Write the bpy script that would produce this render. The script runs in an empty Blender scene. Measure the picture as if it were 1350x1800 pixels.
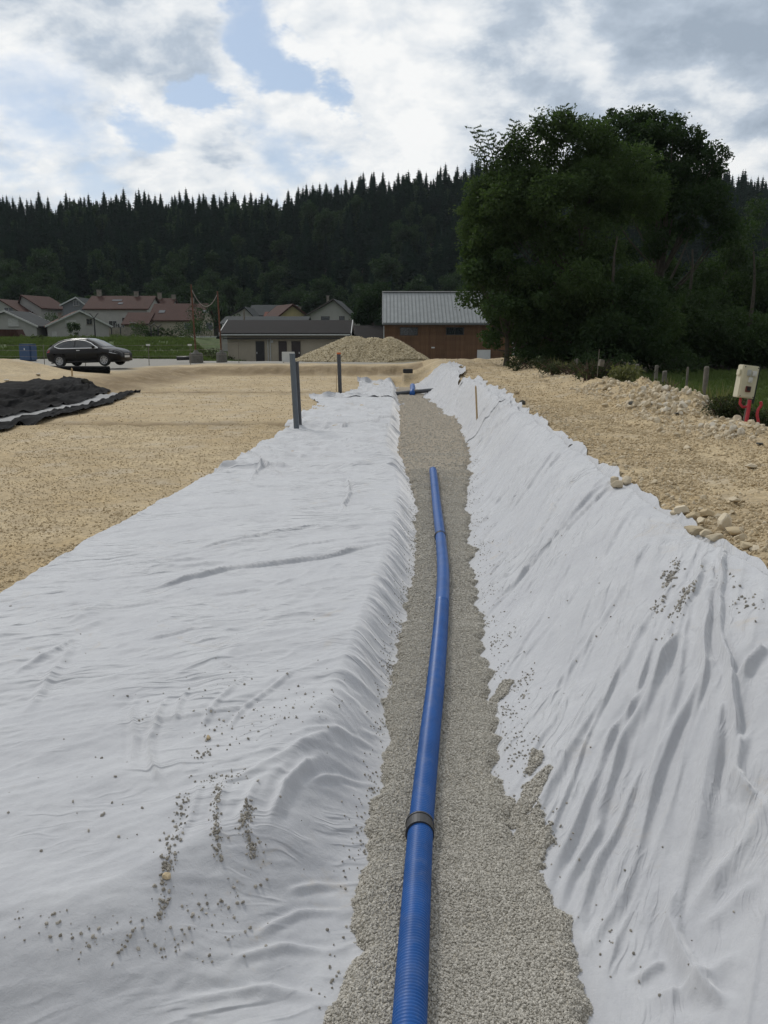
import bpy, bmesh, math, random
import numpy as np
from mathutils import Vector, Matrix
R = math.radians
random.seed(7)
rng = np.random.default_rng(7)
S = bpy.context.scene
COL = S.collection

# ------------------------------------------------------------------ camera
CAMZ, PITCH, FPX = 1.67, R(11.6), 1509.0
cam_d = bpy.data.cameras.new('camera')
cam = bpy.data.objects.new('camera', cam_d); COL.objects.link(cam)
cam.location = (0, 0, CAMZ); cam.rotation_euler = (R(90) - PITCH, 0, 0)
cam_d.sensor_fit = 'VERTICAL'; cam_d.sensor_height = 24; cam_d.lens = FPX / 1800 * 24
cam_d.clip_start = .05; cam_d.clip_end = 4000
S.camera = cam

def ray(px, py):
    a, b = (px - 675) / FPX, -(py - 900) / FPX
    c, s = math.cos(PITCH), math.sin(PITCH)
    return np.array([a, c + b * s, -s + b * c])
def at(px, py, D):
    d = ray(px, py); d = d / d[1] * D
    return Vector((d[0], D, CAMZ + d[2]))

# ------------------------------------------------------------------ world
SUN_EL, SUN_AZ = 42.0, -30.0          # sun behind thin cloud, ahead and to the left
W = bpy.data.worlds.new('World'); S.world = W; W.use_nodes = True
nt = W.node_tree; nt.nodes.clear()
def N(t, typ, **kw):
    n = t.nodes.new(typ)
    for k, v in kw.items(): setattr(n, k, v)
    return n
def mth(t, op, a, b=None, c=None, clamp=False):
    n = N(t, 'ShaderNodeMath', operation=op, use_clamp=clamp)
    for i, v in enumerate((a, b, c)):
        if v is None: continue
        if isinstance(v, (int, float)): n.inputs[i].default_value = v
        else: t.links.new(v, n.inputs[i])
    return n.outputs[0]
def vm(t, op, a, b=None):
    n = N(t, 'ShaderNodeVectorMath', operation=op)
    for i, v in enumerate((a, b)):
        if v is None: continue
        if isinstance(v, (tuple, list)): n.inputs[i].default_value = v
        else: t.links.new(v, n.inputs[i])
    return n.outputs['Value'] if op in ('LENGTH', 'DISTANCE', 'DOT_PRODUCT') else n.outputs[0]
def mrange(t, v, a, b, c=0., d=1., smooth=True):
    n = N(t, 'ShaderNodeMapRange')
    n.interpolation_type = 'SMOOTHSTEP' if smooth else 'LINEAR'
    t.links.new(v, n.inputs[0])
    for i, x in enumerate((a, b, c, d)): n.inputs[i + 1].default_value = x
    return n.outputs[0]
def noise(t, vec, scale, detail=4, rough=.5, dist=0., out=0):
    n = N(t, 'ShaderNodeTexNoise')
    if vec is not None: t.links.new(vec, n.inputs['Vector'])
    n.inputs['Scale'].default_value = scale; n.inputs['Detail'].default_value = detail
    n.inputs['Roughness'].default_value = rough; n.inputs['Distortion'].default_value = dist
    return n.outputs[out]
def mixc(t, f, a, b, blend='MIX'):
    n = N(t, 'ShaderNodeMix', data_type='RGBA', blend_type=blend)
    for i, v in ((0, f), (6, a), (7, b)):
        if isinstance(v, (int, float)): n.inputs[i].default_value = v
        elif isinstance(v, (tuple, list)): n.inputs[i].default_value = (*v[:3], 1)
        else: t.links.new(v, n.inputs[i])
    return n.outputs[2]

tc = N(nt, 'ShaderNodeTexCoord'); Dv = tc.outputs['Generated']
sep = N(nt, 'ShaderNodeSeparateXYZ'); nt.links.new(Dv, sep.inputs[0])
zz = mth(nt, 'ADD', mth(nt, 'MAXIMUM', sep.outputs[2], 0.0), 0.38)
cmb = N(nt, 'ShaderNodeCombineXYZ')
nt.links.new(mth(nt, 'DIVIDE', sep.outputs[0], zz), cmb.inputs[0])
nt.links.new(mth(nt, 'DIVIDE', sep.outputs[1], zz), cmb.inputs[1])
P = cmb.outputs[0]
warp = noise(nt, P, 5.0, 7, .6, .1, out=1)
warp = vm(nt, 'SUBTRACT', warp, (.5, .5, .5))
wsc = N(nt, 'ShaderNodeVectorMath', operation='SCALE'); nt.links.new(warp, wsc.inputs[0]); wsc.inputs[3].default_value = .17
Dw = vm(nt, 'ADD', Dv, wsc.outputs[0])
def blobs(lst):
    acc = None
    for px, py, r, amp in lst:
        d = ray(px, py); d = d / np.linalg.norm(d)
        m = mrange(nt, vm(nt, 'DISTANCE', Dw, tuple(float(q) for q in d)), r / FPX * .25, r / FPX * 1.25, amp, 0.)
        acc = m if acc is None else mth(nt, 'MAXIMUM', acc, m)
    return acc
holes = blobs([(420, 20, 70, 1), (455, 70, 70, 1), (520, 90, 55, 1), (560, 150, 50, 1), (345, 130, 42, 1), (385, 165, 45, .9),
               (590, 155, 45, .9), (235, 240, 60, .75), (60, 175, 110, .55), (480, 290, 85, .6), (170, 330, 70, .5), (20, 260, 60, .5)])
darks = blobs([(210, 60, 110, .5), (130, 30, 80, .35), (960, 30, 160, .8), (1120, 40, 180, .9), (1290, 40, 190, 1.), (1000, 150, 130, .45),
               (1240, 160, 120, .6), (1400, 150, 140, .8), (880, 130, 60, .3), (320, 60, 70, .5), (640, 200, 70, .25), (1100, 200, 80, .45)])
brights = blobs([(30, 110, 70, 1), (400, 110, 70, .8), (390, 210, 60, .8), (300, 290, 70, .8), (430, 310, 45, .8), (600, 60, 90, .7), (740, 100, 110, .6),
                 (990, 90, 70, .75), (680, 250, 130, .8), (110, 270, 80, .6), (230, 160, 80, .5), (1260, 240, 80, .8), (1330, 260, 60, .7), (175, 235, 40, .6)])
n1 = noise(nt, P, 3.0, 8, .55, .1)
n2 = noise(nt, P, 8.5, 8, .60, .15)
n3 = noise(nt, P, .9, 5, .55, .2)
cov = mth(nt, 'ADD', n1, mth(nt, 'MULTIPLY', n2, .35))
cov = mth(nt, 'SUBTRACT', mth(nt, 'ADD', cov, .12), mth(nt, 'MULTIPLY', holes, .60))
cov = mrange(nt, cov, .27, .72)
tone = mth(nt, 'ADD', mth(nt, 'ADD', mth(nt, 'MULTIPLY', n2, 1.6), -.20), mth(nt, 'MULTIPLY', n3, .55))
tone = mth(nt, 'ADD', tone, mth(nt, 'MULTIPLY', brights, .30))
tone = mth(nt, 'SUBTRACT', tone, mth(nt, 'MULTIPLY', darks, .46))
tone = mrange(nt, tone, .28, 1.12, smooth=False)
ramp = N(nt, 'ShaderNodeValToRGB'); nt.links.new(tone, ramp.inputs[0])
cr = ramp.color_ramp
cr.elements[0].position = 0; cr.elements[0].color = (3.6, 4.3, 5.2, 1)
cr.elements[1].position = 1; cr.elements[1].color = (9.6, 9.7, 9.7, 1)
e = cr.elements.new(.38); e.color = (5.0, 5.75, 6.7, 1)
e = cr.elements.new(.68); e.color = (7.8, 8.2, 8.6, 1)
sky = N(nt, 'ShaderNodeTexSky', sky_type='NISHITA', sun_disc=False)
sky.sun_elevation = R(SUN_EL); sky.sun_rotation = R(SUN_AZ); sky.altitude = 700; sky.dust_density = 1.5
skyc = mixc(nt, 1.0, sky.outputs[0], (1.0, 1.0, 1.0), 'MULTIPLY')
skyc = mixc(nt, .62, skyc, (4.6, 5.9, 7.7))
fin = mixc(nt, cov, skyc, ramp.outputs[0])
# thin cloud is brightest around the hidden sun and duller on the far side of the sky
sdir = (math.sin(R(SUN_AZ)) * math.cos(R(SUN_EL)), math.cos(R(SUN_AZ)) * math.cos(R(SUN_EL)), math.sin(R(SUN_EL)))
away = mrange(nt, vm(nt, 'DOT_PRODUCT', Dv, sdir), -.6, .75, .36, 1.)
aw = N(nt, 'ShaderNodeVectorMath', operation='SCALE'); nt.links.new(fin, aw.inputs[0]); nt.links.new(away, aw.inputs[3]); fin = aw.outputs[0]
hz = mrange(nt, sep.outputs[2], .0, .22, .45, 0.)
fin = mixc(nt, hz, fin, (6.6, 7.2, 7.6))
bg = N(nt, 'ShaderNodeBackground'); nt.links.new(fin, bg.inputs[0]); bg.inputs[1].default_value = .095
wo = N(nt, 'ShaderNodeOutputWorld'); nt.links.new(bg.outputs[0], wo.inputs[0])

# ------------------------------------------------------------------ sun
sl = bpy.data.lights.new('sun', 'SUN'); sl.energy = 1.5; sl.angle = R(10); sl.color = (1, .965, .91)
so = bpy.data.objects.new('sun', sl); COL.objects.link(so)
sd = Vector((math.sin(R(SUN_AZ)) * math.cos(R(SUN_EL)), math.cos(R(SUN_AZ)) * math.cos(R(SUN_EL)), math.sin(R(SUN_EL))))
so.rotation_euler = sd.to_track_quat('Z', 'Y').to_euler(); so.location = (-20, 30, 60)
S.view_settings.view_transform = 'Standard'; S.view_settings.look = 'None'
S.view_settings.exposure = 0.06; S.view_settings.gamma = 1
S.render.engine = 'CYCLES'
S.cycles.use_denoising = True
S.cycles.max_bounces = 6; S.cycles.diffuse_bounces = 3; S.cycles.transparent_max_bounces = 8

# ------------------------------------------------------------------ materials
MATS = {}
def newmat(name):
    m = bpy.data.materials.new(name); m.use_nodes = True
    MATS[name] = m
    t = m.node_tree; b = t.nodes['Principled BSDF']
    return m, t, b
def simple(name, col, rough=.7, metal=0., var=.15, scale=4., bump=0., spec=.5, obj=False, rnd=0.):
    m, t, b = newmat(name)
    tcn = N(t, 'ShaderNodeTexCoord'); v = tcn.outputs['Object']
    f = noise(t, v, scale, 6, .6)
    f = mrange(t, f, .3, .7, 1 - var, 1 + var, False)
    if rnd:
        oi = N(t, 'ShaderNodeObjectInfo')
        f = mth(t, 'MULTIPLY', f, mrange(t, oi.outputs['Random'], 0, 1, 1 - rnd, 1 + rnd, False))
    vv = N(t, 'ShaderNodeVectorMath', operation='SCALE'); vv.inputs[0].default_value = col[:3]
    t.links.new(f, vv.inputs[3]); t.links.new(vv.outputs[0], b.inputs['Base Color'])
    b.inputs['Roughness'].default_value = rough; b.inputs['Metallic'].default_value = metal
    b.inputs['Specular IOR Level'].default_value = spec
    if bump:
        bn = N(t, 'ShaderNodeBump'); bn.inputs['Strength'].default_value = bump; bn.inputs['Distance'].default_value = .02
        t.links.new(noise(t, v, scale * 8, 6, .65), bn.inputs['Height']); t.links.new(bn.outputs[0], b.inputs['Normal'])
    return m
def leafmat(name, c1, c2, trans=.35, spec=.12):
    m, t, b = newmat(name)
    oi = N(t, 'ShaderNodeObjectInfo'); g = N(t, 'ShaderNodeNewGeometry')
    f = mth(t, 'ADD', mth(t, 'MULTIPLY', g.outputs['Random Per Island'], .65), mth(t, 'MULTIPLY', oi.outputs['Random'], .35))
    c = mixc(t, f, c1, c2)
    t.links.new(c, b.inputs['Base Color']); b.inputs['Roughness'].default_value = .7
    b.inputs['Specular IOR Level'].default_value = spec
    tr = N(t, 'ShaderNodeBsdfTranslucent'); t.links.new(mixc(t, .5, c, (c2[0] * 1.6, c2[1] * 1.9, c2[2] * .8)), tr.inputs[0])
    ms = N(t, 'ShaderNodeMixShader'); ms.inputs[0].default_value = trans
    t.links.new(b.outputs[0], ms.inputs[1]); t.links.new(tr.outputs[0], ms.inputs[2])
    t.links.new(ms.outputs[0], t.nodes['Material Output'].inputs[0])
    return m

# ground: tan limestone, grey gravel, grass and dark soil, blended by a vertex mask
m_ground, t, b = newmat('site_ground')
geo = N(t, 'ShaderNodeNewGeometry'); pos = geo.outputs['Position']
at_ = N(t, 'ShaderNodeAttribute', attribute_name='mask'); sp = N(t, 'ShaderNodeSeparateColor'); t.links.new(at_.outputs[0], sp.inputs[0])
big = noise(t, pos, .35, 6, .6, .6); med = noise(t, pos, 2.2, 8, .65, .3); fine = noise(t, pos, 22, 8, .75)
sand = mixc(t, mrange(t, big, .35, .65), (.40, .305, .175), (.49, .395, .25))
sand = mixc(t, mrange(t, med, .35, .7), sand, (.37, .295, .19))
sand = mixc(t, mrange(t, noise(t, pos, .8, 5, .6), .52, .68, 0, .6), sand, (.44, .38, .29))
vor = N(t, 'ShaderNodeTexVoronoi'); t.links.new(pos, vor.inputs[0]); vor.inputs['Scale'].default_value = 26
vs = N(t, 'ShaderNodeSeparateColor'); t.links.new(vor.outputs['Color'], vs.inputs[0])
sand = mixc(t, 1., sand, mixc(t, vs.outputs[0], (.82, .81, .79), (1.14, 1.13, 1.11)), 'MULTIPLY')
cut = N(t, 'ShaderNodeAttribute', attribute_name='cut')
sand = mixc(t, mth(t, 'MULTIPLY', cut.outputs['Fac'], mrange(t, med, .2, .6, .6, 1.)), sand, (.20, .145, .08))
grey = mixc(t, fine, (.20, .19, .165), (.31, .295, .265))
gr = mixc(t, mrange(t, med, .3, .7), (.035, .062, .014), (.075, .105, .03))
gr = mixc(t, mrange(t, noise(t, pos, .5, 5), .5, .7, 0, .5), gr, (.11, .12, .045))
soil = mixc(t, fine, (.018, .016, .011), (.05, .04, .028))
c = mixc(t, sp.outputs[0], sand, grey); c = mixc(t, sp.outputs[1], c, gr); c = mixc(t, sp.outputs[2], c, soil)
t.links.new(c, b.inputs['Base Color']); b.inputs['Roughness'].default_value = .9; b.inputs['Specular IOR Level'].default_value = .2
bn = N(t, 'ShaderNodeBump'); bn.inputs['Strength'].default_value = .5; bn.inputs['Distance'].default_value = .02
hgt = mth(t, 'ADD', mth(t, 'MULTIPLY', fine, .7), mth(t, 'ADD', mth(t, 'MULTIPLY', med, .9), mth(t, 'MULTIPLY', vor.outputs[0], -.8)))
t.links.new(hgt, bn.inputs['Height']); t.links.new(bn.outputs[0], b.inputs['Normal'])

# white geotextile felt
def clothmat(name, c1, c2, dirt, sheen=.35, k=0., crease=1.):
    m, t, b = newmat(name)
    geo = N(t, 'ShaderNodeNewGeometry'); pos = geo.outputs['Position']
    f = noise(t, pos, 1.3, 7, .65, .5)
    c = mixc(t, mrange(t, f, .3, .7), c1, c2)
    mott = noise(t, pos, 38, 5, .7)
    c = mixc(t, mrange(t, mott, .35, .75, 0, .26), c, tuple(q * .85 for q in c1))
    st = mth(t, 'MULTIPLY', mrange(t, noise(t, pos, 2.3, 8, .7, 1.2), .56, .74), mrange(t, noise(t, pos, .6, 3), .45, .6))
    c = mixc(t, mth(t, 'MULTIPLY', st, dirt), c, (.40, .33, .24))
    t.links.new(c, b.inputs['Base Color']); b.inputs['Roughness'].default_value = .75
    b.inputs['Specular IOR Level'].default_value = .35
    b.inputs['Sheen Weight'].default_value = sheen; b.inputs['Sheen Roughness'].default_value = .45
    bn = N(t, 'ShaderNodeBump'); bn.inputs['Strength'].default_value = .55; bn.inputs['Distance'].default_value = .014
    # fine creases, drawn out along the direction the sheet is pulled in
    wp = N(t, 'ShaderNodeVectorMath', operation='SCALE'); t.links.new(vm(t, 'SUBTRACT', noise(t, pos, 1.1, 3, .5, 0, 1), (.5, .5, .5)), wp.inputs[0]); wp.inputs[3].default_value = .45
    sp3 = N(t, 'ShaderNodeSeparateXYZ'); t.links.new(vm(t, 'ADD', pos, wp.outputs[0]), sp3.inputs[0])
    al = mth(t, 'ADD', sp3.outputs[0], mth(t, 'MULTIPLY', sp3.outputs[1], k)); ac = mth(t, 'SUBTRACT', sp3.outputs[1], mth(t, 'MULTIPLY', sp3.outputs[0], k))
    cre = None
    for q_, (f_, g_, wd, am) in enumerate(((.9, 4.2, .10, 1.5), (2.0, 9.5, .10, .42))):
        cv = N(t, 'ShaderNodeCombineXYZ'); t.links.new(mth(t, 'MULTIPLY', al, f_), cv.inputs[0]); t.links.new(mth(t, 'MULTIPLY', ac, g_), cv.inputs[1]); cv.inputs[2].default_value = q_ * 7.
        nn = mth(t, 'ABSOLUTE', mth(t, 'SUBTRACT', noise(t, cv.outputs[0], 1., 2, .5, .2), .5))
        on = mrange(t, noise(t, pos, 1.3 + q_, 3, .55, .3), .46, .68)
        z_ = mth(t, 'MULTIPLY', mth(t, 'MULTIPLY', mrange(t, nn, 0., wd, 1., 0.), on), am * crease)
        cre = z_ if cre is None else mth(t, 'ADD', cre, z_)
    wv = N(t, 'ShaderNodeTexNoise'); wv.noise_type = 'RIDGED_MULTIFRACTAL'; t.links.new(pos, wv.inputs[0]); wv.inputs['Scale'].default_value = 3.4; wv.inputs['Detail'].default_value = 4; wv.inputs['Distortion'].default_value = .8
    h = mth(t, 'ADD', mth(t, 'ADD', mth(t, 'ADD', cre, mth(t, 'MULTIPLY', wv.outputs[0], .22)), mth(t, 'MULTIPLY', noise(t, pos, 14, 6, .65, .4), .7)), mth(t, 'MULTIPLY', noise(t, pos, 140, 3, .6), .12))
    t.links.new(h, bn.inputs['Height']); t.links.new(bn.outputs[0], b.inputs['Normal'])
    return m
m_cloth = clothmat('white_geotextile', (.385, .39, .412), (.455, .46, .475), .7, .8, .38, 1.5)
m_clothr = clothmat('white_geotextile_slope', (.385, .39, .412), (.455, .46, .475), .6, .8, 1.85)
m_greycloth = clothmat('grey_geotextile', (.16, .16, .16), (.22, .22, .215), .5)
m_black = clothmat('black_geotextile', (.005, .005, .0055), (.010, .0105, .0115), .04, 0.)
m_black.node_tree.nodes['Principled BSDF'].inputs['Specular IOR Level'].default_value = .025
m_black.node_tree.nodes['Principled BSDF'].inputs['Sheen Weight'].default_value = 0

def stonemat(name, c1, c2, rough=.85, bump=.5):
    m, t, b = newmat(name)
    oi = N(t, 'ShaderNodeObjectInfo'); g = N(t, 'ShaderNodeNewGeometry'); tcn = N(t, 'ShaderNodeTexCoord')
    n = noise(t, g.outputs['Position'], 30, 5, .7)
    f = mth(t, 'ADD', mth(t, 'MULTIPLY', oi.outputs['Random'], .7), mth(t, 'MULTIPLY', n, .3))
    t.links.new(mixc(t, f, c1, c2), b.inputs['Base Color']); b.inputs['Roughness'].default_value = rough
    b.inputs['Specular IOR Level'].default_value = .25
    bn = N(t, 'ShaderNodeBump'); bn.inputs['Strength'].default_value = bump; bn.inputs['Distance'].default_value = .01
    t.links.new(n, bn.inputs['Height']); t.links.new(bn.outputs[0], b.inputs['Normal'])
    return m
m_pea = stonemat('pea_gravel', (.29, .27, .23), (.58, .55, .49))
m_peb = stonemat('strewn_pebble', (.17, .155, .13), (.44, .41, .36))
m_tan = stonemat('tan_limestone', (.42, .325, .195), (.57, .47, .315))
m_rock = stonemat('pale_limestone', (.42, .345, .23), (.60, .52, .39))
m_chalk = stonemat('chalky_rock', (.48, .43, .34), (.62, .57, .48))
m_heap = stonemat('heap_gravel', (.34, .28, .17), (.60, .52, .37))
m_dkstone = simple('dark_stone', (.045, .042, .032), .85, bump=.5)
# gravel bed under the loose pebbles
m_bed, t, b = newmat('gravel_bed')
geo = N(t, 'ShaderNodeNewGeometry'); pos = geo.outputs['Position']
vor = N(t, 'ShaderNodeTexVoronoi'); t.links.new(pos, vor.inputs[0]); vor.inputs['Scale'].default_value = 85
vs = N(t, 'ShaderNodeSeparateColor'); t.links.new(vor.outputs['Color'], vs.inputs[0])
c = mixc(t, vs.outputs[0], (.20, .185, .15), (.50, .465, .40))
c = mixc(t, mrange(t, noise(t, pos, 1.4, 6, .6), .4, .7, 0, .45), c, (.42, .38, .31))
sy = N(t, 'ShaderNodeSeparateXYZ'); t.links.new(pos, sy.inputs[0])
c = mixc(t, mrange(t, sy.outputs[1], 10, 18, 0, .8), c, (.36, .305, .235))
t.links.new(c, b.inputs['Base Color']); b.inputs['Roughness'].default_value = .9; b.inputs['Specular IOR Level'].default_value = .2
bn = N(t, 'ShaderNodeBump'); bn.inputs['Strength'].default_value = 1.; bn.inputs['Distance'].default_value = .012; bn.invert = True
t.links.new(mth(t, 'ADD', vor.outputs[0], mth(t, 'MULTIPLY', noise(t, pos, 5, 6, .7), -1.2)), bn.inputs['Height']); t.links.new(bn.outputs[0], b.inputs['Normal'])

m_blue = simple('blue_plastic', (.005, .070, .265), .42, var=.14, scale=5, spec=.3)
t_ = m_blue.node_tree; b_ = t_.nodes['Principled BSDF']; g_ = N(t_, 'ShaderNodeNewGeometry')
old = b_.inputs['Base Color'].links[0].from_socket; nz = N(t_, 'ShaderNodeSeparateXYZ'); t_.links.new(g_.outputs['Normal'], nz.inputs[0])
du = mth(t_, 'MULTIPLY', mrange(t_, noise(t_, g_.outputs['Position'], 7, 7, .7, .6), .45, .75), mrange(t_, nz.outputs[2], .1, .9, .02, .14))
t_.links.new(mixc(t_, du, old, (.30, .29, .26)), b_.inputs['Base Color'])
m_coup = simple('coupler_plastic', (.035, .035, .036), .5)
m_pvc = simple('grey_pvc', (.105, .125, .145), .42, var=.12, scale=3)
m_pvcd = simple('dark_grey_pvc', (.055, .06, .068), .45)
m_orange = simple('orange_cap', (.55, .13, .03), .6)
m_wood = simple('stake_wood', (.42, .30, .16), .8, scale=12)
m_oldwood = simple('weathered_wood', (.16, .145, .12), .9, var=.35, scale=9, bump=.6)
m_bark = simple('bark', (.065, .056, .043), .95, var=.3, scale=6, bump=.8)
m_rust = simple('rusty_steel', (.13, .055, .032), .75, metal=.3, var=.35, scale=7, bump=.3)
m_conc = simple('old_concrete', (.13, .125, .11), .9, var=.25, scale=6, bump=.6)
m_beige = simple('beige_box', (.56, .53, .40), .5, var=.06)
m_skyl = simple('roof_window', (.13, .14, .15), .8, spec=.05)
m_plgrey = simple('light_grey_plastic', (.42, .44, .43), .5)
m_plred = simple('dark_red_plastic', (.12, .03, .025), .5)
m_dkgreen = simple('dark_green_board', (.02, .03, .022), .6)
m_conduit = simple('red_conduit', (.42, .03, .045), .5)
m_white = simple('white_board', (.62, .63, .62), .6, var=.06)
m_wall = simple('white_render', (.34, .335, .32), .9, var=.08, scale=1.2, rnd=.06)
m_wallb = simple('beige_render', (.345, .31, .245), .9, var=.1, scale=.8)
m_wally = simple('yellow_render', (.42, .36, .19), .9, var=.08)
m_wallg = simple('grey_render', (.16, .17, .185), .9, var=.08)
m_stone = simple('stone_wall', (.20, .18, .15), .9, var=.3, scale=3)
def tilemat(name, col, sc=3.2, amt=.5):
    m, t, b = newmat(name)
    tcn = N(t, 'ShaderNodeTexCoord'); v = tcn.outputs['Object']
    w = N(t, 'ShaderNodeTexBrick'); t.links.new(v, w.inputs[0]); w.inputs['Scale'].default_value = sc
    w.inputs['Color1'].default_value = (*[q * .85 for q in col], 1); w.inputs['Color2'].default_value = (*[q * 1.15 for q in col], 1)
    w.inputs['Mortar'].default_value = (*[q * .6 for q in col], 1); w.inputs['Mortar Size'].default_value = .03
    c = mixc(t, mrange(t, noise(t, v, .7, 6, .65), .35, .7, 0, .5), w.outputs[0], tuple(q * .62 for q in col))
    t.links.new(c, b.inputs['Base Color']); b.inputs['Roughness'].default_value = .85; b.inputs['Specular IOR Level'].default_value = .12
    return m
m_redroof = tilemat('red_brown_tiles', (.068, .034, .027))
m_redroof2 = tilemat('bright_red_tiles', (.15, .055, .038))
m_brown = tilemat('dark_brown_tiles', (.014, .012, .012), 4)
m_slate = tilemat('grey_tiles', (.042, .048, .05), 4)
m_glass = simple('window_glass', (.018, .022, .026), .12, var=.1, spec=.8)
m_frame = simple('window_frame', (.45, .46, .46), .6)
m_dkframe = simple('dark_window_frame', (.05, .045, .04), .6)
m_shutter = simple('roller_shutter', (.42, .42, .41), .7)
m_door = simple('dark_brown_door', (.030, .022, .022), .6)
m_metroof = simple('zinc_roof', (.21, .225, .225), .5, metal=.35, var=.12, scale=1.5)
m_rib = simple('zinc_rib', (.12, .13, .13), .5, metal=.35)
m_larch = simple('larch_cladding', (.150, .082, .042), .85, var=.3, scale=1.3, rnd=.16)
m_trim = simple('white_trim', (.50, .50, .49), .6)
m_carp = simple('car_paint', (.009, .008, .008), .30, var=.05, spec=.3)
m_carg = simple('car_glass', (.012, .016, .018), .06, var=.05, spec=.8)
m_chrome = simple('chrome_trim', (.75, .76, .77), .35, metal=.6)
m_tyre = simple('tyre_rubber', (.012, .012, .012), .85)
m_rim = simple('alloy_rim', (.42, .42, .43), .35, metal=.7)
m_lampw = simple('headlight_lens', (.60, .62, .64), .15, spec=.8)
m_lampr = simple('tail_light_lens', (.40, .02, .02), .2)
m_blk = simple('black_plastic', (.012, .012, .013), .5)
m_bin = simple('blue_tank', (.035, .075, .16), .5, var=.1)
m_stem = simple('dry_twigs', (.085, .05, .035), .9, var=.4, rnd=.3)
m_cable = simple('pale_cable', (.25, .22, .2), .6)
m_spruce = leafmat('spruce_needles', (.009, .021, .016), (.020, .038, .025), .12, 0.)
m_broad = leafmat('broadleaf_foliage', (.015, .033, .016), (.034, .058, .025), .24)
m_ash = leafmat('ash_foliage', (.026, .050, .019), (.066, .098, .037), .36)
m_ashd = leafmat('dark_foliage', (.019, .039, .017), (.048, .074, .030), .34)
m_maple = leafmat('maple_foliage', (.024, .048, .018), (.052, .082, .030), .3)
m_grass = leafmat('grass_blades', (.035, .065, .016), (.10, .13, .045), .3)
m_weed = leafmat('scrub_leaves', (.022, .036, .014), (.055, .062, .03), .25)
m_hay = leafmat('dry_grass', (.07, .085, .03), (.16, .155, .075), .3)

# ------------------------------------------------------------------ object helpers
def tag(o, label=None, cat=None, group=None, kind=None):
    if label: o['label'] = label
    if cat: o['category'] = cat
    if group: o['group'] = group
    if kind: o['kind'] = kind
    return o
def mesh_obj(name, verts, faces, mat, parent=None, smooth=False, edges=()):
    me = bpy.data.meshes.new(name); me.from_pydata([tuple(map(float, v)) for v in verts], list(edges), [tuple(map(int, f)) for f in faces])
    for m in (mat if isinstance(mat, (list, tuple)) else [mat]): me.materials.append(m)
    if smooth: me.shade_smooth()
    me.update()
    o = bpy.data.objects.new(name, me); COL.objects.link(o)
    if parent is not None: o.parent = parent
    return o
def big_mesh(name, V, F, mat, parent=None, smooth=True, link=True):
    """V (n,3) array, F (m,k) array, k = 3 or 4"""
    me = bpy.data.meshes.new(name); V = np.asarray(V, np.float32); F = np.asarray(F, np.int32)
    me.vertices.add(len(V)); me.vertices.foreach_set('co', V.ravel())
    k = F.shape[1]; me.loops.add(F.size); me.loops.foreach_set('vertex_index', F.ravel())
    me.polygons.add(len(F)); me.polygons.foreach_set('loop_start', np.arange(0, F.size, k, dtype=np.int32))
    if smooth: me.polygons.foreach_set('use_smooth', np.ones(len(F), bool))
    me.update(calc_edges=True)
    if mat: me.materials.append(mat)
    o = bpy.data.objects.new(name, me)
    if link: COL.objects.link(o)
    if parent is not None: o.parent = parent
    return o
def empty(name, loc=(0, 0, 0), rz=0., label=None, cat=None, group=None):
    o = bpy.data.objects.new(name, None); COL.objects.link(o); o.location = loc; o.rotation_euler = (0, 0, rz)
    o.empty_display_size = .2
    return tag(o, label, cat, group)
def copy_tree(o, parent=None):
    c = o.copy(); COL.objects.link(c); c.parent = parent
    for ch in list(o.children): copy_tree(ch, c)
    return c
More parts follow.
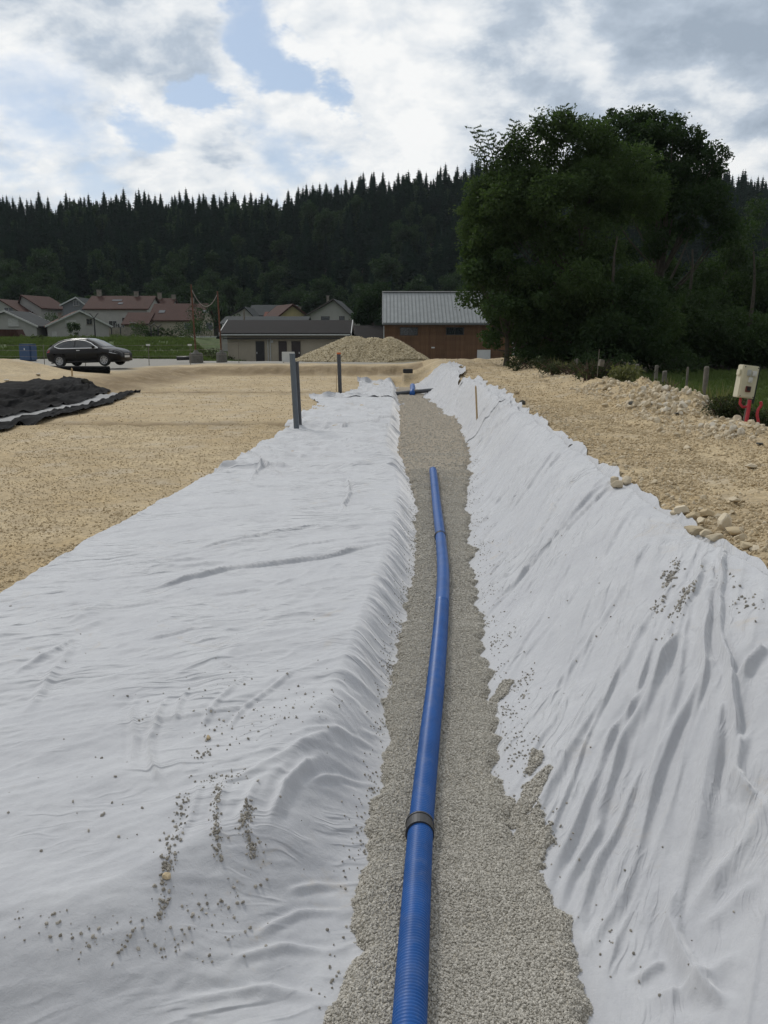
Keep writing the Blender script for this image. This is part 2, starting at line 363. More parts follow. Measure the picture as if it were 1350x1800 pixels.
class MB:
    def __init__(s): s.v = []; s.f = []
    def add(s, vs, fs):
        n = len(s.v); s.v += [tuple(v) for v in vs]; s.f += [tuple(i + n for i in f) for f in fs]; return s
    def box(s, c, d, rz=0., M=None):
        hx, hy, hz = d[0] / 2, d[1] / 2, d[2] / 2
        pts = [Vector((x, y, z)) for z in (-hz, hz) for x, y in ((-hx, -hy), (hx, -hy), (hx, hy), (-hx, hy))]
        m = Matrix.Rotation(rz, 3, 'Z') if M is None else M
        return s.add([m @ p + Vector(c) for p in pts], [(3, 2, 1, 0), (4, 5, 6, 7), (0, 1, 5, 4), (1, 2, 6, 5), (2, 3, 7, 6), (3, 0, 4, 7)])
    def tube(s, pts, rad, n=10, cap=True):
        pts = [Vector(p) for p in pts]
        rad = rad if isinstance(rad, (list, tuple, np.ndarray)) else [rad] * len(pts)
        rings = []; up = Vector((0, 0, 1)); prev = None
        for i, p in enumerate(pts):
            d = (pts[min(i + 1, len(pts) - 1)] - pts[max(i - 1, 0)]).normalized()
            a = prev if prev is not None else (Vector((1, 0, 0)) if abs(d.z) > .9 else up)
            u = (a - d * a.dot(d)).normalized(); prev = u; w = d.cross(u)
            rings.append([p + (u * math.cos(2 * math.pi * k / n) + w * math.sin(2 * math.pi * k / n)) * rad[i] for k in range(n)])
        vs = [q for r in rings for q in r]; fs = []
        for i in range(len(pts) - 1):
            for k in range(n): fs.append((i * n + k, i * n + (k + 1) % n, (i + 1) * n + (k + 1) % n, (i + 1) * n + k))
        if cap: fs += [tuple(range(n))[::-1], tuple(range((len(pts) - 1) * n, len(pts) * n))]
        return s.add(vs, fs)
    def prism(s, poly, axis, a, b):
        """poly in the plane across axis ('x': (y,z), 'y': (x,z), 'z': (x,y))"""
        def P(u, v, w): return {'x': (w, u, v), 'y': (u, w, v), 'z': (u, v, w)}[axis]
        n = len(poly)
        vs = [P(u, v, a) for u, v in poly] + [P(u, v, b) for u, v in poly]
        return s.add(vs, [tuple(range(n))[::-1], tuple(range(n, 2 * n))] + [(i, (i + 1) % n, (i + 1) % n + n, i + n) for i in range(n)])
    def build(s, name, mat, parent=None, smooth=False, bevel=0.):
        o = mesh_obj(name, s.v, s.f, mat, parent)
        bm = bmesh.new(); bm.from_mesh(o.data)
        bmesh.ops.recalc_face_normals(bm, faces=bm.faces)
        if bevel: bmesh.ops.bevel(bm, geom=[e for e in bm.edges if e.calc_face_angle(0) > .6], offset=bevel, segments=2, affect='EDGES')
        bm.to_mesh(o.data); bm.free()
        if smooth: o.data.shade_smooth()
        return o
def boxo(name, c, d, mat, parent=None, rz=0., bevel=0.): return MB().box(c, d, rz).build(name, mat, parent, bevel=bevel)

# ------------------------------------------------------------------ noise and the terrain
def _h(i, j, s):
    i = i.astype(np.int64); j = j.astype(np.int64)
    n = (i * 374761393 + j * 668265263 + s * 2147483647 + s * 974711) & 0xffffffff
    n = ((n ^ (n >> 13)) * 1274126177) & 0xffffffff
    n = n ^ (n >> 16)
    return n.astype(np.float64) / 4294967295.0
def pn(x, y, s=0):
    """gradient noise about -1..1"""
    x = np.asarray(x, float); y = np.asarray(y, float)
    i, j = np.floor(x), np.floor(y); fx, fy = x - i, y - j
    u = fx * fx * fx * (fx * (fx * 6 - 15) + 10); v = fy * fy * fy * (fy * (fy * 6 - 15) + 10)
    def g(a, b):
        t = _h(i + a, j + b, s) * 2 * np.pi
        return np.cos(t) * (fx - a) + np.sin(t) * (fy - b)
    return 1.5 * ((g(0, 0) * (1 - u) + g(1, 0) * u) * (1 - v) + (g(0, 1) * (1 - u) + g(1, 1) * u) * v)
def fbm(x, y, o=4, s=0, r=.5):
    a, t, f = 1., 0., 1.
    for k in range(o): t = t + a * pn(x * f + 17.3 * k, y * f - 9.1 * k, s + k); a *= r; f *= 2.03
    return t
def ss(a, b, x):
    t = np.clip((x - a) / (b - a), 0, 1); return t * t * (3 - 2 * t)
def lerp(a, b, t): return a + (b - a) * t

YS =  [0,   2.5,  3.0, 3.6,  4.5,  5.5,  6.5,  9,   12.6, 18,  24,  31,  38,  46]
XL_ = [-.25, -.2, -.16, -.09, 0,   .04,  .11,  .35, .50,  .34, .50, .62, .60, .62]
XR_ = [.70, .78,  .80, .68,  .66,  .72,  .80,  .95, 1.22, 1.78, 2.1, 1.85, 1.55, 1.4]
WL_ = [2.0, 1.8,  1.1, .62,  .42,  .34,  .32,  .32, .32,  .34, .35, .35, .35, .35]
XC_ = [2.5, 2.5,  2.5, 2.48, 2.45, 2.42, 2.38, 2.42, 2.58, 2.72, 2.8, 2.9, 3.1, 3.3]
ZT_Y = [0, 11, 14, 16.2, 17.6, 22, 30, 38, 46]
ZT_Z = [-.85, -.83, -.78, -.66, -.78, -.80, -.84, -.86, -.86]
def xl(y): return np.interp(y, YS, XL_)
def xr(y): return np.interp(y, YS, XR_)
def xcl(y): return xl(y) - np.interp(y, YS, WL_)
def xcr(y): return np.interp(y, YS, XC_)
def xberm(y): return 5.45 + .055 * (y - 14)
FLOOR = -.53
def terrain(x, y, detail=True):
    x = np.asarray(x, float); y = np.asarray(y, float)
    # surroundings
    zo = -.8 * ss(56, 80, y) + 0 * x
    L = ss(-.195, -.225, x / np.maximum(y, 30.))
    zo = lerp(zo, -.08 + 1.28 * ss(67, 85, y), L)
    zo = lerp(zo, 1.45, ss(92, 116, y))
    Rg = 34.5 + 13 * ss(-45, 40, x) - 5 * ss(60, 160, x) + 3 * pn(x / 60, y / 90, 5)
    hill = Rg * ss(175, 345, y) + 1.5 * pn(x / 25, y / 25, 6) * ss(180, 220, y)
    zo = zo + hill - 18 * ss(380, 700, y)
    if detail: zo = zo + .05 * fbm(x / 2.5, y / 2.5, 3, 11)
    zo = zo + .75 * np.exp(-(((x + 17.6) / 2.6) ** 2 + ((y - 39.5) / 3.2) ** 2))
    # dug floor
    pl = ss(-13.3, -9.2, x + .25 * pn(y / 3, x * 0, 21)); pf = ss(50.6, 48.0, y + .5 * pn(x / 2.5, y * 0, 22) + .9 * ss(-9, -4, x) * 0)
    pit = np.minimum(pl, pf)
    zb = 0.02 + .06 * fbm(x / 1.3, y / 1.3, 3, 12)
    z = lerp(zo, FLOOR, pit) + np.where((pit > .02) & (pit < .98), .15 * fbm(x / .9, y / .9, 5, 13, .6), 0) * np.minimum(pit, 1 - pit) * 2
    # shallow drain lines across the floor
    for yy, s_ in ((21.6, 31), (33.8, 32), (42.5, 34)):
        yy2 = yy + .25 * pn(x / 2.2, x * 0, s_) + .012 * (x + 4)
        z = z + pit * (-.17 * np.exp(-((y - yy2) / .42) ** 2) + .09 * np.exp(-((y - yy2 + .5) / .35) ** 2) * (1 + .6 * pn(x / .7, y / .7, s_ + 3)))
    if detail: z = z + pit * (.018 * fbm(x / .9, y / .9, 4, 14) + .007 * fbm(x / .16, y / .16, 3, 15))
    # right-hand bench
    bench = .20 + .08 * ss(30, 46, y) + .05 * fbm(x / 3, y / 5, 3, 16)
    if detail: bench = bench + .022 * fbm(x / .6, y / .6, 4, 17) + .012 * fbm(x / .12, y / .12, 3, 18)
    rut = .05 * np.exp(-((x - 3.9 - .02 * y) / .25) ** 2) + .04 * np.exp(-((x - 4.9 - .02 * y) / .25) ** 2)
    bench = bench - rut
    xb = xberm(y) + .25 * pn(y / 2.1, x * 0, 41)
    hump = np.interp(y, [0, 9, 13.2, 14.6, 16, 19, 21, 24, 27, 31, 34, 40, 46, 52], [.05, .06, .10, .08, .40, .44, .28, .30, .08, .12, .06, .12, .10, .1])
    berm = hump * np.exp(-((x - xb) / .55) ** 2) * (1 + .35 * fbm(x / .5, y / .5, 3, 42)) + .03 * fbm(x / .15, y / .15, 2, 43) * np.exp(-((x - xb) / .6) ** 2)
    side = ss(xb + .5, xb + 1.6, x)
    bench = lerp(bench + berm, -.12 + .05 * fbm(x / 3, y / 3, 3, 44), side)
    bench = lerp(bench, zo, ss(50, 56, y + 0 * x)) + .12 * np.exp(-((y - 49) / 2.5) ** 2) * (1 - side)
    inb = ss(xl(y) + .3, xl(y) + .4, x)
    z = lerp(z, np.where(y > 46, np.maximum(z, lerp(z, bench, ss(.9, 3.2, x))), bench), inb)
    # trench
    zt = np.interp(y, ZT_Y, ZT_Z) + (.02 * fbm(x / .5, y / .5, 3, 51) if detail else 0)
    kept = ss(46.5, 44.5, y)
    xr_ = xr(y) + .10 * pn(y / 1.4, x * 0, 52) + .22 * ss(14, 18, y) * pn(y / 1.9, x * 0, 54); xc_ = xcr(y) + .10 * pn(y / 1.1, x * 0, 53)
    tr = np.clip((x - xr_) / (xc_ - xr_), -5, 5)
    sl = zt + (bench - zt) * (tr - .08 * np.sin(np.clip(tr, 0, 1) * 2 * np.pi))
    sl = np.where(tr < 0, zt, np.where(tr > 1, bench, np.minimum(sl, bench + .02)))
    rt = bench - .06 * np.exp(-((tr - 1) / .10) ** 2)
    right = np.where(tr < 1, sl, rt) - .03 * np.exp(-((tr - 1) / .08) ** 2)
    xl_ = xl(y); xcl_ = xcl(y)
    tl = np.clip((xl_ - x) / (xl_ - xcl_), 0, 1)
    left = lerp(zt, FLOOR, 1 - (1 - ss(0, 1, tl)) ** 1.0)
    nearfall = .34 * ss(3.15, 1.9, y - .18 * (x + .6)) * ss(1.2, -.2, x)
    zleft = np.where(x > xcl_ - .02, left, z)
    zz_ = np.where(x > xl_, right, zleft)
    mid = ss(xr_ - .001, xr_, x)
    out = np.where((x > xcl_) & (x < xr_), np.where(x > xl_, zt, left), np.where(x >= xr_, right, z))
    out = lerp(z, out, kept)
    out = out - nearfall * ss(-.83, -.5, out)
    # undug ground behind the camera
    out = lerp(out, 0.0 * x, ss(1.3, -.2, y))
    return out
def T1(x, y): return float(terrain(np.array([x]), np.array([y]))[0])

# cloth wrinkles -------------------------------------------------------------
def ridge(n, w): return .45 * np.exp(-(n / w) ** 2) + .55 * np.exp(-np.abs(n) / (w * .75))
def foldline(x, y, pts, amp, wid, rag=.0):
    """raised crease along a polyline in plan; tapers at both ends"""
    best = np.full(np.shape(x), 9e9); tt = np.zeros(np.shape(x)); sg = np.zeros(np.shape(x))
    P_ = [np.array(p, float) for p in pts]; n = len(P_) - 1
    xx = x + .03 * pn(x * 2.2, y * 2.2, 61); yy = y + .04 * pn(x * 2.0, y * 2.0, 62)
    for k in range(n):
        a, b_ = P_[k], P_[k + 1]; d = b_ - a; l2 = d @ d
        t_ = np.clip(((xx - a[0]) * d[0] + (yy - a[1]) * d[1]) / l2, 0, 1)
        dx, dy = xx - a[0] - t_ * d[0], yy - a[1] - t_ * d[1]
        dd = np.hypot(dx, dy); m = dd < best
        s_ = np.sign(dx * d[1] - dy * d[0])
        best = np.where(m, dd, best); tt = np.where(m, (k + t_) / n, tt); sg = np.where(m, s_, sg)
    env = np.clip(np.minimum(tt, 1 - tt) * 5 + .08, 0, 1)
    w = wid * np.where(sg > 0, .6, 1.35)
    return amp * env * (.55 * np.exp(-(best / w) ** 2) + .45 * np.exp(-best / (w * .8)) - .35 * np.exp(-((best - wid * 1.7) / wid) ** 2))
def hit(px, py, zoff=0.):
    """where the picture ray meets the bare ground"""
    d = ray(px, py); o = np.array([0, 0, CAMZ]); ts = np.geomspace(1.5, 80, 420)
    X = o[0] + d[0] * ts; Y = o[1] + d[1] * ts; Z = o[2] + d[2] * ts
    g = terrain(X, Y, False) + zoff; k = np.argmax(Z < g)
    if k == 0: k = len(ts) - 1
    a = (Z[k - 1] - g[k - 1]); b_ = (g[k] - Z[k]); f = a / max(a + b_, 1e-9)
    return (float(lerp(X[k - 1], X[k], f)), float(lerp(Y[k - 1], Y[k], f)))
def hp(*pts): return [hit(*p) for p in pts]

LF = [(hp((230, 1048), (400, 1008), (560, 985), (690, 962)), .035, .045), (hp((330, 975), (450, 945), (580, 925)), .024, .04),
      (hp((20, 1200), (110, 1140), (130, 1130)), .02, .05), (hp((130, 1130), (90, 1200), (40, 1260)), .018, .05),
      (hp((600, 905), (615, 870), (612, 845)), .04, .04), (hp((440, 850), (465, 815), (430, 795)), .05, .05), (hp((465, 820), (500, 845)), .03, .04),
      (hp((380, 1170), (430, 1185)), .012, .02), (hp((100, 1090), (300, 1060)), .014, .03),
      (hp((240, 1230), (232, 1290), (238, 1360)), .018, .035), (hp((300, 1230), (262, 1310), (290, 1400)), .022, .035), (hp((330, 1225), (310, 1280)), .018, .03),
      (hp((440, 1185), (370, 1260), (350, 1290)), .015, .03), (hp((520, 1180), (440, 1245), (400, 1290)), .018, .03),
      (hp((345, 1380), (335, 1450), (300, 1500)), .012, .03), (hp((395, 1370), (375, 1440), (395, 1510)), .014, .03), (hp((450, 1370), (420, 1440), (450, 1500)), .016, .035),
      (hp((560, 1335), (500, 1390), (470, 1450)), .035, .05), (hp((620, 1300), (500, 1330), (400, 1380)), .018, .05),
      (hp((640, 1600), (520, 1620), (450, 1660)), .016, .03), (hp((600, 1690), (500, 1680), (400, 1700)), .014, .03),
      (hp((680, 1380), (600, 1375), (540, 1390)), .02, .03), (hp((690, 1290), (640, 1300)), .02, .03),
      (hp((640, 1560), (560, 1570), (500, 1580)), .014, .025), (hp((600, 1780), (480, 1740), (300, 1760)), .015, .035),
       (hp((420, 800), (560, 806), (700, 814)), .05, .05), (hp((520, 750), (600, 753), (715, 748)), .05, .06), (hp((600, 752), (650, 745), (718, 742)), .03, .05), (hp((420, 795), (560, 800), (700, 812)), .035, .04), (hp((440, 775), (560, 782), (690, 778)), .025, .035), (hp((450, 785), (600, 790), (690, 792)), .018, .03)]
RF = [(hp((1250, 965), (1190, 1130), (1080, 1300), (1000, 1480), (950, 1590)), .045, .045), (hp((1235, 990), (1150, 1200), (1070, 1370), (1015, 1530)), .05, .05),
      (hp((1195, 1010), (1080, 1200), (1000, 1330), (930, 1450)), .04, .05), (hp((1262, 960), (1265, 1150), (1290, 1290), (1280, 1420)), .05, .03),
      (hp((1245, 1010), (1230, 1180), (1160, 1340), (1090, 1520), (1030, 1660)), .05, .06), (hp((1280, 1200), (1255, 1320), (1230, 1450), (1210, 1560)), .07, .08),
      (hp((1200, 1250), (1150, 1400), (1100, 1560), (1010, 1700)), .035, .05), (hp((1190, 1560), (1180, 1640), (1230, 1760), (1270, 1795)), .05, .05),
      (hp((1300, 1300), (1295, 1370), (1320, 1420)), .06, .04), (hp((1340, 1150), (1290, 1210)), .05, .06), (hp((1345, 1400), (1300, 1500), (1220, 1620)), .03, .06),
      (hp((1075, 850), (1000, 920), (920, 1010), (860, 1070)), .045, .045), (hp((1080, 856), (1030, 900), (980, 960)), .035, .03),
      (hp((975, 795), (930, 860), (895, 910)), .05, .05), (hp((960, 790), (900, 850), (860, 900), (835, 950)), .035, .045), (hp((990, 800), (960, 830)), .03, .03),
      (hp((900, 1010), (850, 1040)), .03, .04), (hp((935, 935), (880, 990), (840, 1030)), .02, .03),
      (hp((1110, 900), (1060, 980), (1000, 1060), (900, 1180)), .018, .04), (hp((1150, 930), (1100, 1030), (1000, 1180), (920, 1280)), .02, .045),
      (hp((1300, 1690), (1240, 1740), (1130, 1775)), .018, .06), (hp((1110, 1740), (1180, 1700)), .02, .04),
      (hp((1330, 1560), (1240, 1660)), .02, .06), (hp((1060, 1440), (1000, 1560), (960, 1640)), .03, .04), (hp((1140, 1330), (1050, 1520), (1000, 1640)), .04, .045),
      (hp((850, 745), (900, 725), (930, 720)), .06, .06), (hp((830, 775), (870, 760), (900, 735)), .05, .06)]
fr_ = random.Random(21)
for _ in range(20):      # short crosswise creases on the left sheet
    x0, y0 = fr_.uniform(-3.0, -.4), fr_.uniform(4.2, 13.5); L_ = fr_.uniform(.4, 1.5); an = R(fr_.uniform(22, 45)) * (1 if y0 < 11 else .3)
    q = [(x0, y0), (x0 + L_ * .5 * math.cos(an), y0 + L_ * .5 * math.sin(an) + fr_.uniform(-.05, .05)), (x0 + L_ * math.cos(an * .8), y0 + L_ * math.sin(an * .8))]
    LF.append((q, fr_.uniform(.008, .018), fr_.uniform(.025, .05)))
for _ in range(26):      # long straight pleats running down the right bank
    y0 = fr_.uniform(4.8, 15.5); x0 = float(xcr(y0)) - fr_.uniform(.1, .8); L_ = fr_.uniform(1.3, 2.9); an = fr_.uniform(-.10, .10)
    dx_, dy_ = -.47 + an * .8, -.88
    LW = [(x0 + dx_ * L_ * t_, y0 + dy_ * L_ * t_) for t_ in (0, .5, 1.)]
    if LW[-1][1] > 2.5: RF.append((LW, fr_.uniform(.010, .024), fr_.uniform(.02, .036)))
def wr_left(x, y):
    k = .62 * ss(12.5, 8, y) + .02
    u = (y - k * x); v = x + k * y
    nearw = ss(5.6, 4.2, y)
    w = np.zeros(np.shape(x))
    a1 = .5 + .5 * pn(x / 1.2, y / 1.2, 71); a2 = .5 + .5 * pn(x / .8, y / .8, 72)
    sp_ = 1.9
    w = w + .022 * a1 * ridge(pn(v * .55 + 3, u * sp_, 73), .10) * (1 - .7 * nearw)
    w = w + .015 * a2 * ridge(pn(v * 1.1, u * 4.5 + 5, 74), .12) * (1 - .5 * nearw)
    w = w + .018 * pn(v * .9, u * 2.6, 75) + .009 * fbm(x * 3.2, y * 3.2, 3, 76) + .0025 * fbm(v * 5, u * 14, 2, 77)
    # dense cross pleats further off
    far = ss(12.5, 14.5, y)
    w = w + far * (.060 * ridge(pn(x * .7, y * 1.5, 78), .12) * (.3 + a2) + .04 * a1 * ridge(pn(x * .9 + 9, y * 2.8, 79), .12) + .05 * pn(x * 1.1, y * .9, 80) + .02 * fbm(x * 2.5, y * 2., 2, 83))
    # fan of fine pleats over the rounded shoulder
    sh = np.exp(-((x - xcl(y) - .12) / .26) ** 2)
    w = w + sh * (.005 + .007 * ss(6, 8, y)) * (.4 + .6 * a1) * ridge(pn(x * 1.5, (y + .5 * x) * 5.5, 81), .14) * ss(12, 10, y) * ss(3.4, 4.6, y)
    for pts, a, wd in LF: w = w + foldline(x, y, pts, a * 1.0, wd * .62)
    return w * (.12 + .88 * ss(xl(y) + .02, xl(y) - .22, x)) - .018 * ss(xl(y) - .1, xl(y) + .05, x)
def wr_right(x, y):
    # fold direction turns from diagonal to steeper near the pinned stones
    k = .52
    p = (x - k * (y - 6)) / math.sqrt(1 + k * k); q = (y + k * x)
    a1 = .5 + .5 * pn(x / .9, y / .9, 91)
    w = .026 * a1 * ridge(pn(p * 2.8, q * .18, 92), .12) + .020 * ridge(pn(p * 6.5, q * .4 + 4, 93), .13) * (.4 + .6 * a1)
    w = w + .02 * pn(p * 2.2, q * .5, 94) + .006 * fbm(x * 3, y * 3, 3, 95) + .003 * fbm(p * 14, q * 3, 2, 96)
    far = ss(13, 17, y)
    w = w + far * (.06 * ridge(pn(p * 2.1 + 7, q * .3, 97), .28) + .05 * pn(p * 1.6, q * .5, 98) + .04 * ridge(pn(p * 5, q * .5, 99), .22))
    for pts, a, wd in RF: w = w + foldline(x, y, pts, a * 1.0, wd * .62)
    return w * (.15 + .85 * ss(xr(y) - .08, xr(y) + .25, x)) - .018 * ss(xr(y) + .1, xr(y) - .05, x)

# ------------------------------------------------------------------ ground mesh
def col_axis():
    a = list(np.arange(-4, 7.5, .045)); st = .045; x = a[-1]
    r_ = []
    while x < 1300: st = min(st * 1.035, 40); x += st; r_.append(x)
    st = .045; x = -4; l_ = []
    while x > -1300: st = min(st * 1.03, 40); x -= st; l_.append(x)
    return np.array(l_[::-1] + a + r_)
gx = col_axis()
gy = np.concatenate([np.linspace(-60, 0, 14), np.linspace(.5, 3.6, 24), 3.6 * 1.0068 ** np.arange(1, 425), np.array([])])
st, y_ = .5, gy[-1]; ext = []
while y_ < 1900: st = min(st * 1.04, 30); y_ += st; ext.append(y_)
gy = np.concatenate([gy, ext])
GX, GY = np.meshgrid(gx, gy); GZ = terrain(GX, GY)
nyv, nxv = GX.shape
idx = np.arange(nyv * nxv).reshape(nyv, nxv)
Q = np.stack([idx[:-1, :-1], idx[:-1, 1:], idx[1:, 1:], idx[1:, :-1]], -1).reshape(-1, 4)
edge_n = .6 * fbm(GX / 2, GY / 2, 3, 101)
bermx = xberm(GY)
inside = (GX > -13.2) & (GY < 52)
grey_m = np.maximum(ss(-12.6, -14.2, GX + edge_n) * ss(42, 45, GY + edge_n), ss(51.5, 55, GY + edge_n)) * ss(bermx + 3, bermx, GX)
road_m = ss(67.5, 66, GY + edge_n * .6)
grass_m = np.maximum(ss(-.193, -.203, (GX + edge_n) / np.maximum(GY, 30.)) * ss(66.5, 68, GY + edge_n * .6), ss(94, 98, GY))
grass_m = np.maximum(grass_m, ss(bermx + .75, bermx + 1.3, GX + .3 * edge_n))
grass_m = np.maximum(grass_m, ss(-22, -26, GX + edge_n) * ss(36, 30, GY))
soil_m = np.exp(-((GX - bermx - 1.1) / .55) ** 2) * ss(13, 14.5, GY) * .95
soil_m = np.maximum(soil_m, ss(42, 46, GY + edge_n) * ss(bermx + .3, bermx + 1., GX) * ss(85, 70, GY))
soil_m = np.maximum(soil_m, ss(170, 190, GY))
pl_ = ss(-13.3, -9.2, GX); pf_ = ss(50.6, 48.0, GY); pm_ = np.minimum(pl_, pf_)
cut_m = (np.clip(pm_ * (1 - pm_) * 4, 0, 1) ** .5 * (GX < 2.2) + .9 * np.exp(-((GY - 21.75) / .7) ** 2) * (GX < 0) * (GX > -9.5) + .9 * np.exp(-((GY - 33.95) / .9) ** 2) * (GX < 0) * (GX > -9.5) + .5 * np.exp(-((GX - xcr(GY) - .45) / .3) ** 2) * (GY < 48) * (.5 + fbm(GX / .6, GY / .6, 3, 103)))
cut_m = np.clip(cut_m * (1 + .5 * edge_n), 0, 1).ravel().astype(np.float32)
mask = np.stack([grey_m, grass_m, soil_m, np.ones_like(grey_m)], -1).reshape(-1, 4).astype(np.float32)
Vg = np.stack([GX, GY, GZ], -1).reshape(-1, 3)
cX = GX[:-1, :-1].ravel(); cY = GY[:-1, :-1].ravel()
cls = np.zeros(len(Q), int)
fm = mask.reshape(nyv, nxv, 4)[:-1, :-1].reshape(-1, 4)
cls[fm[:, 0] > .5] = 1
cls[fm[:, 1] > .5] = 2
cls[(fm[:, 1] > .5) & (cX > 0) & (cY < 94)] = 3
cls[cY > 172] = 4
for k, nm in enumerate(['sandy_ground', 'gravel_track', 'grass_bank', 'meadow', 'wooded_hillside']):
    f = Q[cls == k]; used, inv = np.unique(f, return_inverse=True)
    o = big_mesh(nm, Vg[used], inv.reshape(-1, 4), m_ground)
    ca = o.data.color_attributes.new('mask', 'FLOAT_COLOR', 'POINT'); ca.data.foreach_set('color', mask[used].ravel())
    ca = o.data.attributes.new('cut', 'FLOAT', 'POINT'); ca.data.foreach_set('value', cut_m[used])
    o['kind'] = 'structure'

# ------------------------------------------------------------------ geotextile sheets
def sheet(name, y0, y1, xa, xb, wr, off, mat, nx, ratio, label, cat='geotextile', group=None, lift_ends=.05, curl=.03, hem=.03, s=1, under=0.):
    """a draped sheet between the curves xa(y) and xb(y)"""
    ys = [y0]
    while ys[-1] < y1: ys.append(ys[-1] * ratio + .002)
    ys = np.array(ys); ys = y0 + (ys - y0) * (y1 - y0) / (ys[-1] - y0)
    s_ = np.linspace(0, 1, nx)
    SS, YY = np.meshgrid(s_, ys)
    # ragged ends
    YY = YY + .07 * pn(SS * 5, SS * 0 + s, 111 + s) * np.exp(-((YY - y0) / .5) ** 2) + (.10 * pn(SS * 4 + 3, SS * 0, 112 + s) + .03 * pn(SS * 17, SS * 0, 119 + s)) * np.exp(-((YY - y1) / .5) ** 2)
    A = xa(YY); B = xb(YY); X = A + (B - A) * SS
    Z = terrain(X, YY, False) * .85 + terrain(X, YY) * .15 + off + np.maximum(wr(X, YY) + .018, .002)
    dl = (X - A); dr = (B - X); de = y1 - YY; ds = YY - y0
    if curl: Z = Z + curl * (np.exp(-(de / .10) ** 2)) * (.5 + .8 * np.abs(pn(X * 1.7, YY * 0, 113 + s)))
    Z = Z + hem * (np.exp(-(dl / .06) ** 2) * np.clip(pn(YY * 1.3, YY * 0, 114 + s) + .1, 0, 1) + np.exp(-(dr / .06) ** 2) * np.clip(pn(YY * 1.5, YY * 0, 115 + s), 0, 1))
    i_ = np.arange(X.size).reshape(X.shape)
    F = np.stack([i_[:-1, :-1], i_[:-1, 1:], i_[1:, 1:], i_[1:, :-1]], -1).reshape(-1, 4)
    o = big_mesh(name, np.stack([X, YY, Z], -1).reshape(-1, 3), F, mat)
    return tag(o, label, cat, group)
XO_Y = [0, 2.5, 4.5, 7.07, 8.9, 11.5, 14.3, 14.7, 15.9, 19, 21.5, 21.8, 25, 28, 31, 31.5, 38, 42]
XO_X = [-3.9, -3.8, -3.45, -3.3, -3.22, -2.98, -2.72, -2.66, -2.58, -2.4, -2.2, -2.55, -2.3, -2.2, -2.9, -1.3, -1.2, -1.1]
def xo1(y): return np.interp(y, XO_Y, XO_X) + .05 * pn(y * 1.1, y * 0, 121) + .015 * pn(y * 7, y * 0, 122)
sheet('geotextile_sheet', .9, 14.4, xo1, lambda y: xl(y) + .22, wr_left, .012, m_cloth, 390, 1.0037,
      'large white geotextile sheet in the left foreground, sprinkled with loose pebbles', curl=.07, s=1)
sheet('geotextile_sheet', 14.1, 21.6, lambda y: xo1(y) - .02, lambda y: xl(y) + .15, wr_left, .006, m_cloth, 220, 1.0055,
      'white geotextile strip with crosswise pleats, on which the paired grey pipes stand', curl=.12, s=2)
sheet('geotextile_sheet', 21.3, 31.4, lambda y: np.interp(y, [21, 22, 26, 28.5, 31.5], [-2.7, -2.55, -2.25, -2.15, -2.75]) + .05 * pn(y * 1.1, y * 0, 125), lambda y: xl(y) + .12,
      wr_left, -.002, m_cloth, 180, 1.006, 'smooth white geotextile piece left of the trench, just beyond the paired grey pipes', curl=.15, s=3)
sheet('geotextile_sheet', 31.0, 41.5, lambda y: np.interp(y, [30, 33, 36, 40, 42], [-1.9, -1.55, -1.1, -1.1, -1.3]) + .06 * pn(y * 1.1, y * 0, 126), lambda y: xl(y) + .1,
      lambda x, y: wr_left(x, y) * 1.6 + .04 * np.abs(pn(x * 1.3, y * .8, 128)), -.010, m_cloth, 150, 1.006, 'crumpled white geotextile at the far left end of the trench, near the single dark pipe', curl=.2, s=4)
def xcr1(y): return xcr(y) + .13 + .10 * pn(y * .9, y * 0, 131) + .05 * pn(y * 2.7, y * 0, 132)
sheet('geotextile_sheet', .9, 20.5, lambda y: xr(y) - .30, xcr1, wr_right, .012, m_clothr, 360, 1.0037,
      'long white geotextile sheet draped down the right bank, pinned by stones along its top', curl=.06, s=5, hem=.05)
sheet('geotextile_sheet', 19.6, 29.5, lambda y: xr(y) - .25, lambda y: xcr(y) + .25 + .25 * pn(y * .7, y * 0, 133) - .5 * ss(28, 30, y), wr_right, .03, m_clothr, 170, 1.0055,
      'folded white geotextile on the right bank beside the tall wooden stake', curl=.10, s=6, hem=.08)
sheet('geotextile_sheet', 29.0, 43.5, lambda y: xr(y) - .1 + .0 * y, lambda y: xcr(y) - .25 + .55 * ss(30, 36, y) + .25 * pn(y * .6, y * 0, 134), wr_right, .03, m_clothr, 170, 1.0055,
      'farthest white geotextile on the right bank, rumpled where the trench ends', curl=.12, s=7, hem=.10)

